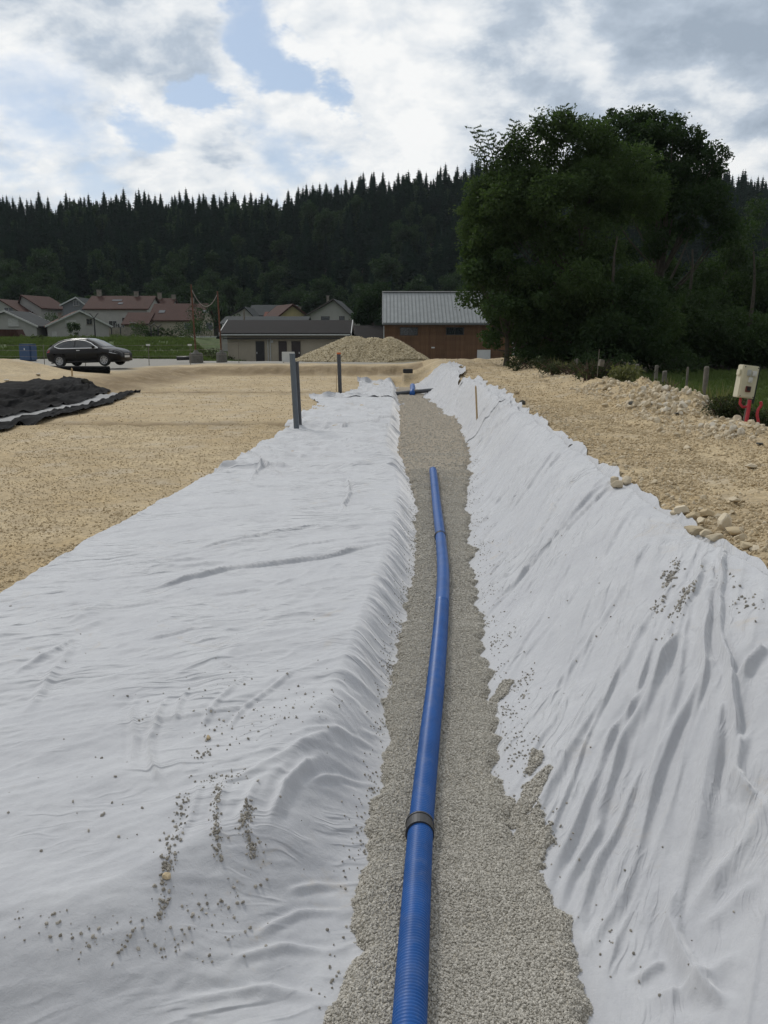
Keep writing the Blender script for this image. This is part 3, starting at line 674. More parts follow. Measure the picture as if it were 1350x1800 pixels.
# ------------------------------------------------------------------ gravel bed of the trench
def patch(x, y, px, py, rx, ry, ang=0.):
    c = hit(px, py); dx, dy = x - c[0], y - c[1]; ca, sa = math.cos(ang), math.sin(ang)
    return np.exp(-(((dx * ca + dy * sa) / rx) ** 2 + ((-dx * sa + dy * ca) / ry) ** 2))
PT = [(930, 1410, .07, .28, -.5), (925, 1480, .09, .26, -.45), (945, 1510, .06, .24, -.45), (940, 1350, .05, .14, -.4), (880, 1225, .07, .20, -.5), (975, 1690, .10, .12, 0), (905, 1540, .05, .2, -.3)]
def bedz(x, y):
    rag = .07 * pn(y * 2.1, y * 0, 141) + .05 * pn(y * 5.3, y * 0, 142) + .025 * pn(y * 13, y * 0, 143)
    rag2 = .22 * ss(14, 18, y) * pn(y / 1.9, y * 0, 54) + .10 * pn(y * 1.6, y * 0, 144) + .07 * pn(y * 5.1, y * 0, 145) + .025 * pn(y * 12, y * 0, 146)
    h = .055 + .03 * ss(12, 16, y) - .11 * ss(-.05, .12, xl(y) + rag - x) - .11 * ss(-.05, .12, x - xr(y) - rag2)
    h = h + .018 * fbm(x * 2.2, y * 2.2, 3, 147)
    z = terrain(x, y, False) + h; pm = np.zeros(np.shape(x))
    for p in PT: pm = np.maximum(pm, patch(x, y, *p))
    k = pm > .12
    if k.any():      # a thin spill of gravel lying on the sheet
        zs = np.array(z); cz = clothz(x[k], y[k], 1); n_ = pn(x[k] * 11, y[k] * 11, 149) * .28 + pn(x[k] * 30, y[k] * 30, 150) * .15
        sp_h = -.03 + .044 * ss(.30, .62, pm[k] + n_); zs[k] = np.maximum(zs[k], cz + sp_h); z = zs
    return z
def clothz(x, y, side):
    return terrain(x, y, False) * .85 + terrain(x, y) * .15 + .012 + np.maximum((wr_left if side < 0 else wr_right)(x, y) + .018, .002)
ys = [1.2]
while ys[-1] < 42: ys.append(ys[-1] * 1.006)
ys = np.array(ys); SS, YY = np.meshgrid(np.linspace(-.45, 2.0, 150), ys)
X = np.where(SS < 0, xl(YY) + SS, np.where(SS > 1, xr(YY) + (SS - 1), xl(YY) + SS * (xr(YY) - xl(YY))))
i_ = np.arange(X.size).reshape(X.shape)
F = np.stack([i_[:-1, :-1], i_[:-1, 1:], i_[1:, 1:], i_[1:, :-1]], -1).reshape(-1, 4)
Zb = bedz(X, YY)
bed = big_mesh('gravel_bed', np.stack([X, YY, Zb], -1).reshape(-1, 3), F, m_bed); bed['kind'] = 'structure'

# loose stones: geometry-nodes scatter over explicit points
STONES = bpy.data.collections.new('stone_shapes')
def stone_shape(seed, sub=1, flat=.7, jag=.28):
    bm = bmesh.new(); r_ = random.Random(seed)
    sx, sy, sz = r_.uniform(.85, 1.3), r_.uniform(.65, 1.0), flat * r_.uniform(.8, 1.15)
    bmesh.ops.create_icosphere(bm, subdivisions=sub if sub == 1 else 3, radius=1)
    for _ in range(6 if sub == 1 else 15):
        n_ = Vector((r_.gauss(0, 1), r_.gauss(0, 1), r_.gauss(0, 1))).normalized(); d_ = r_.uniform(.48, .82)
        for v in bm.verts:
            e_ = v.co.dot(n_) - d_
            if e_ > 0: v.co -= n_ * e_ * .93
    for v in bm.verts: v.co = Vector((v.co.x * sx, v.co.y * sy, v.co.z * sz)) * 1.15 * (1 + (r_.uniform(-.06, .06) if sub == 1 else r_.uniform(-.012, .012)))
    me = bpy.data.meshes.new('stone_shape'); bm.to_mesh(me); bm.free(); return me
def scatter(name, pts, sizes, mat, label=None, parent=None, upright=False, cat=None, shapes=None, kind='stuff'):
    pts = np.asarray(pts, np.float32)
    me = bpy.data.meshes.new(name); me.vertices.add(len(pts)); me.vertices.foreach_set('co', pts.ravel())
    a = me.attributes.new('size', 'FLOAT', 'POINT'); a.data.foreach_set('value', np.asarray(sizes, np.float32))
    ro = rng.uniform(0, 6.283, (len(pts), 3)).astype(np.float32)
    if upright: ro[:, :2] = rng.normal(0, .18, (len(pts), 2))
    a = me.attributes.new('turn', 'FLOAT_VECTOR', 'POINT'); a.data.foreach_set('vector', ro.ravel())
    o = bpy.data.objects.new(name, me); COL.objects.link(o)
    if parent is not None: o.parent = parent
    c = bpy.data.collections.new(name + '_shapes')
    if shapes is None: shapes = [stone_shape(s) for s in range(6)]
    for k, sm in enumerate(shapes):
        sm2 = sm.copy(); sm2.materials.clear(); sm2.materials.append(mat)
        so_ = bpy.data.objects.new('shape', sm2); c.objects.link(so_)
    g = bpy.data.node_groups.new(name + '_scatter', 'GeometryNodeTree')
    g.interface.new_socket('Geometry', in_out='INPUT', socket_type='NodeSocketGeometry')
    g.interface.new_socket('Geometry', in_out='OUTPUT', socket_type='NodeSocketGeometry')
    gi, go = g.nodes.new('NodeGroupInput'), g.nodes.new('NodeGroupOutput')
    ip = g.nodes.new('GeometryNodeInstanceOnPoints'); ci = g.nodes.new('GeometryNodeCollectionInfo')
    ci.inputs[0].default_value = c; ci.inputs['Separate Children'].default_value = True; ci.inputs['Reset Children'].default_value = True
    ip.inputs['Pick Instance'].default_value = True
    s_ = g.nodes.new('GeometryNodeInputNamedAttribute'); s_.data_type = 'FLOAT'; s_.inputs[0].default_value = 'size'
    r_ = g.nodes.new('GeometryNodeInputNamedAttribute'); r_.data_type = 'FLOAT_VECTOR'; r_.inputs[0].default_value = 'turn'
    g.links.new(gi.outputs[0], ip.inputs['Points']); g.links.new(ci.outputs[0], ip.inputs['Instance'])
    g.links.new(s_.outputs[0], ip.inputs['Scale']); g.links.new(r_.outputs[0], ip.inputs['Rotation'])
    ri = g.nodes.new('FunctionNodeRandomValue'); ri.data_type = 'INT'
    ri.inputs[4].default_value = 0; ri.inputs[5].default_value = len(shapes) - 1
    g.links.new(ri.outputs[2], ip.inputs['Instance Index'])
    g.links.new(ip.outputs[0], go.inputs[0])
    md = o.modifiers.new('scatter', 'NODES'); md.node_group = g
    tag(o, label, cat, None, kind)
    return o

# pea gravel in the trench: density follows what the picture resolves
def bed_points(n, y0, y1, lo, hi, pw=1.0):
    y = y0 * (y1 / y0) ** rng.random(n) if pw == 1 else rng.uniform(y0, y1, n)
    x = rng.uniform(xl(y) - .3, xr(y) + .55)
    z = bedz(x, y); s = rng.uniform(lo, hi, n)
    cl = np.where(x < (xl(y) + xr(y)) / 2, clothz(x, y, -1), clothz(x, y, 1))
    keep = z > cl - .006
    keep |= (x > xl(y) + .25) & (x < xr(y) - .33)
    return np.stack([x, y, z + s * .25], -1)[keep], s[keep]
p1, s1 = bed_points(120000, 2.3, 7.2, .0036, .0080)
p2, s2 = bed_points(42000, 7.0, 15, .006, .011)
p3, s3 = bed_points(12000, 15, 40, .008, .016)
scatter('pea_gravel', np.concatenate([p1, p2, p3]), np.concatenate([s1, s2, s3]), m_pea, 'loose beige pea gravel along the bottom of the trench')

# pebbles that rolled onto the sheets
pts = []; sz = []
def strew(line, n, spread, side, lo=.0038, hi=.008):
    for _ in range(n):
        t_ = random.random() * (len(line) - 1); k = min(int(t_), len(line) - 2); f = t_ - k
        px = lerp(line[k][0], line[k + 1][0], f) + random.gauss(0, spread); py = lerp(line[k][1], line[k + 1][1], f) + random.gauss(0, spread * .8)
        pts.append((px, py, side)); sz.append(lo * .6 + (hi * 1.1 - lo * .6) * random.random() ** 1.7)
strew([(325, 1400), (300, 1500), (290, 1560)], 130, 8, -1)
strew([(385, 1385), (378, 1450), (385, 1515)], 170, 4.5, -1); strew([(440, 1415), (425, 1460)], 120, 6, -1); strew([(432, 1470), (448, 1510)], 70, 5, -1)
strew([(345, 1370), (430, 1370)], 45, 9, -1); strew([(275, 1615), (295, 1570)], 40, 7, -1); strew([(290, 1525), (300, 1530)], 40, 6, -1)
strew([(350, 1300), (480, 1260), (570, 1240)], 110, 22, -1); strew([(350, 1340), (365, 1320)], 25, 8, -1)
strew([(0, 1620), (150, 1650), (300, 1660), (430, 1620)], 120, 30, -1); strew([(220, 1250), (400, 1210), (600, 1200)], 40, 30, -1)
strew([(100, 1400), (300, 1450), (500, 1500)], 45, 90, -1); strew([(340, 1580), (400, 1610), (460, 1480)], 50, 22, -1)
strew([(0, 1020 + 60), (200, 1150), (600, 1050)], 18, 40, -1)
strew([(1190, 990), (1170, 1030)], 120, 7, 1, .006, .011); strew([(1215, 1030), (1185, 1090)], 110, 6, 1, .006, .011); strew([(1165, 1055), (1150, 1085)], 30, 5, 1, .006, .01)
strew([(1270, 1010), (1300, 1060), (1340, 1080)], 40, 14, 1, .006, .01); strew([(1180, 1130), (1160, 1110)], 12, 10, 1)
strew([(935, 1185), (900, 1215)], 60, 6, 1); strew([(925, 1220), (915, 1232)], 22, 4, 1); strew([(860, 1250), (880, 1420)], 40, 10, 1)
strew([(950, 950), (1100, 1100), (1000, 1300)], 25, 60, 1); strew([(1000, 1500), (1200, 1700)], 14, 80, 1); strew([(965, 1560), (975, 1650)], 16, 14, 1)
H = [hit(a, b_, .02) for a, b_, s_ in pts]
EY = 2.4 * (16 / 2.4) ** rng.random(5200); ER = rng.random(5200) < .5
EX = np.where(ER, xr(EY) + .05 + np.abs(rng.normal(0, .11, 5200)), xl(EY) - .02 - np.abs(rng.normal(0, .05, 5200)))
keep_e = rng.random(5200) < (np.clip(.25 + .9 * pn(EY * 2.2, ER * 5., 155), .03, 1) * ss(2.4, 4.6, EY)); EX, EY, ER = EX[keep_e], EY[keep_e], ER[keep_e]
hx = np.array([h[0] for h in H]); hy = np.array([h[1] for h in H]); hs = np.array(sz)
hz_ = np.where(np.array([s_ for *_, s_ in pts]) < 0, clothz(hx, hy, -1), clothz(hx, hy, 1))
es = rng.uniform(.0035, .0075, len(EX)); ez = np.where(ER, clothz(EX, EY, 1), clothz(EX, EY, -1)) + es * .35
scatter('strewn_pebbles', np.concatenate([np.stack([hx, hy, hz_ + hs * .35], -1), np.stack([EX, EY, ez], -1)]), np.concatenate([hs, es]) * 1.12, m_peb, 'small pebbles strewn in streaks over the white sheets')

# tan stone chips over the dug floor and the right-hand bench
def area_points(n, y0, y1, xa, xb, lo, hi, keepf=None, p=1.6):
    y = y0 * (y1 / y0) ** rng.random(n); x = rng.uniform(0, 1, n); A, B = xa(y), xb(y); x = A + (B - A) * x
    s = lo + (hi - lo) * rng.random(n) ** (p * 2)
    k = np.ones(n, bool) if keepf is None else keepf(x, y)
    x, y, s = x[k], y[k], s[k]; z = terrain(x, y)
    return np.stack([x, y, z + s * .2], -1), s
clump = lambda x, y: (pn(x * 1.3, y * 1.3, 151) + .6 * pn(x * 4, y * 4, 152) + rng.normal(0, .5, len(x))) > -.25
a1, b1 = area_points(62000, 6.2, 22, lambda y: np.maximum(-.85 * y - .5, -9.3), lambda y: xo1(y) + .05, .005, .018, clump)
a2, b2 = area_points(9000, 21, 48, lambda y: np.maximum(-.47 * y, -9.5), lambda y: y * 0 - 1.2, .010, .026, clump)
a3, b3 = area_points(52000, 4.6, 20, lambda y: xcr(y) + .0, lambda y: xberm(y) + .2, .006, .026, clump)
a4, b4 = area_points(9000, 19, 48, lambda y: xcr(y) + .1, lambda y: xberm(y) + .2, .010, .03, clump)
scatter('stone_chips', np.concatenate([a1, a2, a3, a4]), np.concatenate([b1, b2, b3, b4]), m_tan, 'tan limestone chips covering the bare ground')
def edge_keep(x, y): return (np.abs(x - xcr(y) - .3) < .35 * np.abs(rng.normal(0, 1, len(x))))
a5, b5 = area_points(1900, 4.4, 26, lambda y: xcr(y) + .14, lambda y: xcr(y) + 1.3, .012, .042, edge_keep)
def pile_keep(x, y): return (np.exp(-((y - 16.6) / 1.9) ** 2) + .8 * np.exp(-((y - 21.8) / 1.5) ** 2) + .3 * np.exp(-((y - 31) / 2) ** 2) + .25 * np.exp(-((y - 12.8) / .8) ** 2)) > rng.random(len(x)) * 1.1
a6, b6 = area_points(6500, 11.5, 40, lambda y: xberm(y) - .9, lambda y: xberm(y) + .55, .015, .07, pile_keep)
scatter('small_rubble', np.concatenate([a5, a6]), np.concatenate([b5, b6]), m_rock, 'fist-sized limestone rubble along the bench and its low ridge')

# ------------------------------------------------------------------ pipes and posts
def smooth_path(pts, n):
    pts = np.array(pts, float); t_ = np.linspace(0, len(pts) - 1, n); out = []
    for q in t_:
        k = min(int(q), len(pts) - 2); f = q - k
        p0, p1, p2, p3 = pts[max(k - 1, 0)], pts[k], pts[k + 1], pts[min(k + 2, len(pts) - 1)]
        out.append(.5 * ((2 * p1) + (-p0 + p2) * f + (2 * p0 - 5 * p1 + 4 * p2 - p3) * f * f + (-p0 + 3 * p1 - 3 * p2 + p3) * f ** 3))
    return np.array(out)
def ribbed_pipe(name, path, r, pitch, ybreak, parent=None):
    """corrugated pipe: real rings close by, rounder profile further off"""
    P_ = smooth_path(path, 3000); d = np.r_[0, np.cumsum(np.linalg.norm(np.diff(P_, axis=0), axis=1))]
    L = d[-1]; ss_ = []; rr = []; q = 0
    while q < L:
        y = np.interp(q, d, P_[:, 1])
        if y < ybreak:
            for a, k in ((0, .955), (.22, 1.), (.62, 1.), (.84, .955)): ss_.append(q + a * pitch); rr.append(r * k)
            q += pitch
        else:
            ss_.append(q); rr.append(r); q += .08
    ss_ = np.array(ss_); rr = np.array(rr); m = ss_ < L; ss_, rr = ss_[m], rr[m]
    C = np.stack([np.interp(ss_, d, P_[:, k]) for k in range(3)], -1)
    Tn = np.gradient(C, axis=0); Tn /= np.linalg.norm(Tn, axis=1)[:, None]
    U = np.cross(Tn, [0, 0, 1]); U /= np.linalg.norm(U, axis=1)[:, None]; Wv = np.cross(U, Tn)
    n = 28; a = np.linspace(0, 2 * np.pi, n, endpoint=False)
    V = C[:, None] + rr[:, None, None] * (np.cos(a)[None, :, None] * U[:, None] + np.sin(a)[None, :, None] * Wv[:, None])
    i_ = np.arange(len(C) * n).reshape(len(C), n); j_ = np.roll(i_, -1, 1)
    F = np.stack([i_[:-1], j_[:-1], j_[1:], i_[1:]], -1).reshape(-1, 4)
    return big_mesh(name, V.reshape(-1, 3), F, m_blue, parent)
PR = .0635
def pipe_pt(px, py, up=PR * .8):
    x, y = hit(px, py, .05 + up); return (x, y, float(bedz(np.array([x]), np.array([y]))[0]) + up)
ppath = [pipe_pt(*q) for q in [(716, 1880), (720, 1800), (728, 1650), (740, 1450), (755, 1300), (766, 1200), (776, 1080), (779, 1010), (775, 950), (768, 890), (763, 845), (761, 829)]]
pb = empty('blue_drain_pipe', (ppath[0][0], ppath[0][1], ppath[0][2] - PR), 0, 'long blue corrugated drain pipe lying along the gravel trench bottom', 'pipe')
def under(o, root):
    o.parent = root; o.matrix_parent_inverse = Matrix.Translation(-Vector(root.location)); return o
under(ribbed_pipe('pipe_body', ppath, PR, .0165, 7.5), pb)
def coupler(px, py, ln):
    c = Vector(pipe_pt(px, py)); c2 = Vector(pipe_pt(px, py - 12)); d = (c2 - c).normalized()
    m = MB(); m.tube([c - d * ln / 2, c + d * ln / 2], PR * 1.09, 30)
    o = under(m.build('coupler', m_coup, None, bevel=.003), pb)
    for s_ in (-.5, .5):
        q = MB(); q.tube([c + d * (ln * s_ - .006), c + d * (ln * s_ + .006)], PR * 1.14, 30); k = q.build('coupler_rim', m_coup); k.parent = o
    return o
coupler(738, 1456, .085); coupler(774, 943, .05)
m = MB(); e0 = Vector(ppath[-1]); d0 = (e0 - Vector(ppath[-2])).normalized()
m.tube([e0 - d0 * .02, e0 + d0 * .012], PR * .98, 24); under(m.build('end_cap', m_blue), pb)

p2_ = [at(724.5, 697, 36.2), at(725.5, 679, 38.6)]
p2_[0].z = -.72; p2_[1].z = -.60
m = MB(); m.tube([p2_[0], (p2_[0] + p2_[1]) / 2, p2_[1], p2_[1] + Vector((.03, 1.2, .02))], .115, 16)
o = m.build('blue_pipe_stub', m_blue, smooth=True); tag(o, 'short blue pipe emerging from the gravel under the dark crossing pipe', 'pipe')
a_, b_ = at(698, 692, 36.8), at(752, 686.5, 36.8)
m = MB(); m.tube([a_ - Vector((.5, 0, -.01)), a_, b_, b_ + Vector((.4, 0, .02))], .085, 16)
o = m.build('crossing_pipe', m_pvcd, smooth=True); tag(o, 'dark grey pipe lying across the far end of the trench', 'pipe')

def vent_pipe(px, pyb, pyt, D, r, mat, label, cap=None, lean=(0, 0), group=None):
    b_ = at(px, pyb, D); top = at(px, pyt, D); h = top.z - b_.z; b_.z = T1(b_.x, b_.y) - .02; h = top.z - b_.z
    t = empty('standing_pipe', b_, 0, label, 'pipe', group)
    m = MB(); n = 24
    ax = [Vector((lean[0] * q, lean[1] * q, h * q)) for q in (0, .5, 1)]
    m.tube(ax, r, n, cap=False); m.tube([ax[2], ax[2] - Vector((0, 0, .12))], [r * .9, r * .9], n)
    o = m.build('pipe_wall', mat, t, smooth=True)
    q = MB(); q.tube([ax[2] - Vector((0, 0, .012)), ax[2] + Vector((0, 0, .006 if cap is None else .05))], r * 1.04, n)
    q.build('pipe_rim' if cap is None else 'end_cap', cap or mat, t)
    return t
vent_pipe(521.5, 752, 622, 20.3, .066, m_pvc, 'taller grey pipe standing upright on the white sheet, in front of its twin', lean=(-.07, 0))
vent_pipe(526.5, 750, 636, 20.75, .062, m_pvcd, 'slightly shorter dark grey pipe standing just behind the taller grey one', lean=(-.05, 0))
vent_pipe(598, 688, 622, 33.6, .075, m_pvcd, 'lone dark upright pipe with an orange cap farther along the white sheets', m_orange, lean=(-.04, 0))

def stake(px, pyb, pyt, D, w, mat, label, lean=(0, 0), zb=None, group=None):
    b_ = at(px, pyb, D); top = at(px, pyt, D); z0 = T1(b_.x, b_.y) - .05 if zb is None else zb
    m = MB(); h = top.z - z0
    m.add([(x * w, y * w, 0) for x, y in ((-.5, -.5), (.5, -.5), (.5, .5), (-.5, .5))] + [(x * w * .9 + lean[0], y * w * .9 + lean[1], h - w) for x, y in ((-.5, -.5), (.5, -.5), (.5, .5), (-.5, .5))] + [(lean[0], lean[1], h)],
          [(3, 2, 1, 0), (0, 1, 5, 4), (1, 2, 6, 5), (2, 3, 7, 6), (3, 0, 4, 7), (4, 5, 8), (5, 6, 8), (6, 7, 8), (7, 4, 8)])
    o = m.build('wooden_stake', mat); o.location = (b_.x, b_.y, z0); return tag(o, label, 'stake', group)
stake(839.5, 733, 677, 20.6, .042, m_wood, 'tall pale wooden stake leaning slightly through the folded white sheet', lean=(-.06, 0))
stake(591.5, 686, 655, 34.2, .022, m_wood, 'thin wooden stake beside the lone dark upright pipe')
stake(127.5, 668, 646, 37.0, .06, m_wood, 'short pale wooden stake in front of the parked car')

# ------------------------------------------------------------------ stones one can pick out
def rock(px, py, D, size, mat, label, group=None, seed=0, side=0, flat=.65, name='stone', xy=None):
    size = size * (.86 if size > .05 else 1)
    x, y = xy if xy else hit(px, py, size * .3)
    z = T1(x, y) + (.02 if side == 0 else .03)
    if side: z = float(clothz(np.array([x]), np.array([y]), side)[0])
    me = stone_shape(100 + seed, 2, flat, .10)
    me.materials.append(mat)
    o = bpy.data.objects.new(name, me); COL.objects.link(o)
    o.scale = (size, size, size); o.rotation_euler = (0, 0, seed * 1.7); o.location = (x, y, z + size * flat * .6)
    return tag(o, label, 'stone', group)
rock(367, 1305, 0, .021, m_tan, 'small tan stone on the white sheet, above the pebble streaks', seed=1, side=-1)
rock(295, 1551, 0, .021, m_tan, 'small yellowish stone on the white sheet, below the left pebble streak', seed=2, side=-1)
for k, (px, py, s, l) in enumerate([(1103, 852, .085, 'right stone of the four pinning the white sheet farther back'), (1083, 860, .075, 'lowest left stone of the four pinning the sheet farther back'),
                                   (1081, 849, .07, 'flat uppermost stone of the four pinning the sheet farther back'), (1093, 856, .055, 'small middle stone of the four pinning the sheet farther back')]):
    rock(px, py, 0, s, m_rock, l, 'stones holding down the right sheet', 10 + k, 1)
for k, (px, py, s, l) in enumerate([(1222, 940, .10, 'broad flat brownish stone pinning the near end of the right sheet'), (1238, 946, .072, 'rounded pale stone in the middle of the near pinning trio'),
                                   (1254, 952, .075, 'pale stone at the right end of the near pinning trio')]):
    rock(px, py, 0, s, m_rock, l, 'stones holding down the right sheet', 20 + k, 1, .6)
for k, (px, py, s, l) in enumerate([(1200, 903, .10, 'pale angular block on the bench edge behind the near pinning stones'), (1219, 912, .075, 'flat stone right of the pale angular block on the bench edge'),
                                   (1187, 906, .06, 'small stone left of the pale angular block on the bench edge'), (1243, 905, .07, 'tan stone on the bench, above the near pinning trio'),
                                   (1272, 925, .11, 'largest pale rock lying on the bench edge near the pinning stones'), (1290, 935, .07, 'tan rock right of the largest pale rock on the bench edge'),
                                   (1232, 922, .06, 'low tan stone left of the largest pale rock on the bench edge'), (1310, 965, .06, 'brown stone near the right picture edge beside the white sheet')]):
    rock(px, py, 0, s, m_rock if k % 2 == 0 else m_tan, l, 'stones along the bench edge', 30 + k, 0)
rock(1003, 787, 0, .07, m_dkstone, 'small dark stone on the edge of the right white sheet', seed=41, side=0)
rock(918, 709, 0, .105, m_dkstone, 'dark rounded clod on the tan bench beyond the wooden stake', seed=42)
rock(1112, 712, 0, .09, m_dkstone, 'dark mossy stone on the bench below the rubble ridge', seed=43)
rock(1106, 714, 0, .05, m_chalk, 'white stone right beside the dark mossy stone', seed=44)
rock(1189, 729, 0, .06, m_dkstone, 'flat dark clod at the foot of the right rubble pile', seed=45, flat=.25)
rock(1335, 782, 0, .08, m_dkstone, 'thin dark stick-like clod near the right picture edge', seed=46, flat=.2)
rock(1207, 789, 0, .09, m_rock, 'flat pale stone lying alone in the middle of the bench', seed=47, flat=.3)
rock(908, 691, 0, .09, m_rock, 'pale stone on the bench beyond the dark rounded clod', seed=48, flat=.4)
rock(1290, 882, 0, .08, m_rock, 'pale stone half buried in the near right gravel', seed=49, flat=.5)
rock(1320, 820, 0, .07, m_rock, 'small pale stone at the right edge of the bench', seed=50, flat=.5)
proto = [stone_shape(200 + k, 2, .75, .12) for k in range(6)]
for q in proto: q.materials.append(m_rock)
proto2 = [q.copy() for q in proto]
for q in proto2: q.materials.clear(); q.materials.append(m_chalk)
n_r = 0
rr_ = random.Random(5)
while n_r < 240:
    y = rr_.choice([rr_.gauss(16.6, 1.0), rr_.gauss(16.6, 1.), rr_.gauss(16.2, .8), rr_.gauss(21.6, .9), rr_.uniform(12.2, 14.)])
    xb = float(xberm(np.array(y))) + .25 * float(pn(np.array(y / 2.1), np.array(0.), 41)); x = xb + rr_.gauss(-.1, .42)
    if x > xb + .62: continue
    s = rr_.uniform(.035, .085) * (1.1 if y < 19 else 1)
    if y < 14.3: s *= .7
    near = abs(x - xb) < .5 and y < 19.5
    o = bpy.data.objects.new('rubble_rock', (proto2 if (near and rr_.random() < .4) else proto)[rr_.randrange(6)]); COL.objects.link(o)
    o.location = (x, y, T1(x, y) + s * .35); o.scale = (s, s * rr_.uniform(.8, 1.2), s); o.rotation_euler = (rr_.uniform(0, 6), rr_.uniform(0, 6), rr_.uniform(0, 6))
    tag(o, 'pale limestone rock in the rubble ridge along the meadow', 'rock', 'rocks of the rubble ridge'); n_r += 1

# ------------------------------------------------------------------ site power box and red conduits
b_ = at(1312, 742, 14.2); gz = T1(b_.x, b_.y)
BX = empty('site_power_box', (b_.x, b_.y, gz), R(8), 'beige electrical box with sockets mounted on a dark board above red conduits', 'electrical box')
k_ = 14.2 / FPX
cx, cz = (1305 - 1312) * k_, at(1305, 671, 14.2).z - gz
tm = Matrix.Rotation(R(7), 3, 'Y')
def bxp(dx, dy, dz): return Vector((cx, 0, cz)) + tm @ Vector((dx, dy, dz))
hw, hh = .145, .265
m = MB(); m.box(bxp(0, 0, 0), (2 * hw, .16, 2 * hh), M=tm); m.build('box_body', m_beige, BX, bevel=.012)
m = MB(); m.box(bxp(0, -.087, 0), (2 * hw - .03, .018, 2 * hh - .03), M=tm); lid = m.build('box_lid', m_beige, BX, bevel=.004)
for dx, dz in ((-.115, .235), (.115, .235), (-.115, -.235), (.115, -.235)):
    m = MB(); m.tube([bxp(dx, -.093, dz), bxp(dx, -.101, dz)], .009, 10); q = m.build('lid_screw', m_blk); q.parent = lid
def sock(dx, dz, w, h, mat, tm_=tm):
    m = MB(); m.box(bxp(dx, -.112, dz), (w, .03, h), M=tm); o = m.build('socket', mat, BX, bevel=.005)
    m = MB(); m.box(bxp(dx, -.131, dz + .006), (w * .72, .012, h * .62), M=tm); q = m.build('socket_flap', mat if mat is not m_plred else m_blk, bevel=.003); q.parent = o
    return o
sock(-.04, .145, .065, .095, m_plgrey); sock(.055, .14, .075, .085, m_white); sock(.005, .035, .065, .085, m_white); sock(-.005, -.115, .085, .095, m_plred)
m = MB(); m.box(bxp(-hw - .012, .0, .14), (.03, .10, .10), M=tm); m.build('cable_gland', m_beige, BX, bevel=.008)
m = MB(); m.box(bxp(.19, .06, -.03), (.085, .05, .62), M=tm); m.build('back_board', m_dkgreen, BX)
m = MB(); m.tube([bxp(.15, .08, .27), bxp(.165, .08, -.3), Vector((bxp(.165, .08, -.3).x - .07, .08, -.1))], .03, 8); m.build('support_post', m_oldwood, BX)
m = MB(); m.tube([bxp(-.05, -.02, -.26), bxp(-.05, -.03, -.36), bxp(.0, -.04, -.41), bxp(.07, -.04, -.40), bxp(.12, -.02, -.36)], .022, 10); m.build('red_sleeve', m_conduit, BX, smooth=True)
def conduit(line, r, label):
    ps = []
    for px, py in line: ps.append(at(px, py, 14.0))
    ps = smooth_path([tuple(p) for p in ps], 24); m = MB(); m.tube(ps, r, 12)
    o = m.build('red_conduit', m_conduit, smooth=True); return tag(o, label, 'conduit', 'red conduits at the power box')
conduit([(1318, 703), (1316, 718), (1313, 735), (1310, 752)], .030, 'thick red conduit rising from the ground to the beige box')
conduit([(1337, 706), (1338, 712), (1333, 720), (1331, 730), (1333, 742), (1331, 748)], .024, 'bent red conduit sticking up right of the beige box')

# ------------------------------------------------------------------ meadow fence posts
def fpost(px, pyb, pyt, D, r, label):
    b_ = at(px, pyb, D); t_ = at(px, pyt, D); z0 = min(T1(b_.x, b_.y), b_.z) - .1
    h = t_.z - z0
    m = MB(); m.tube([(0, 0, 0), (r * .2, 0, h * .5), (r * .35, 0, h * .97), (r * .3, 0, h)], [r, r * .96, r * .93, r * .7], 12)
    o = m.build('fence_post', m_oldwood); o.location = (b_.x, b_.y, z0); return tag(o, label, 'post', 'old fence posts beside the meadow')
fpost(1237.5, 690, 644, 17.5, .055, 'thickest weathered fence post, nearest to the power box')
fpost(1206, 682, 645, 20, .028, 'slim weathered fence post left of the thickest one')
fpost(1166, 672, 652, 24, .07, 'short leaning weathered post behind the rubble pile')
fpost(1152, 665, 642, 27, .06, 'weathered post between the weeds, left of the short leaning one')
fpost(1118, 660, 640, 30, .07, 'stubby grey post among the tall weeds')
fpost(1013, 655, 630, 36, .05, 'pair-like thin post under the big ash, right one of two')
fpost(1009, 655, 632, 37, .04, 'thinner left one of the two posts under the big ash')
# small sawn stump on top of the brush pile and a thin rod beside it
b_ = at(1057, 638, 24); o = boxo('sawn_block', (0, 0, 0), (.13, .12, .18), m_oldwood, bevel=.01); o.location = b_; o.rotation_euler = (.1, .15, .3); tag(o, 'pale sawn wooden block poking out of the brush heap', 'wood block')
m = MB(); m.tube([(0, 0, -.7), (.02, 0, .05)], .010, 6); o = m.build('thin_rod', m_oldwood); o.location = at(1052, 617, 24.3); tag(o, 'thin pale rod standing above the brush heap', 'rod')

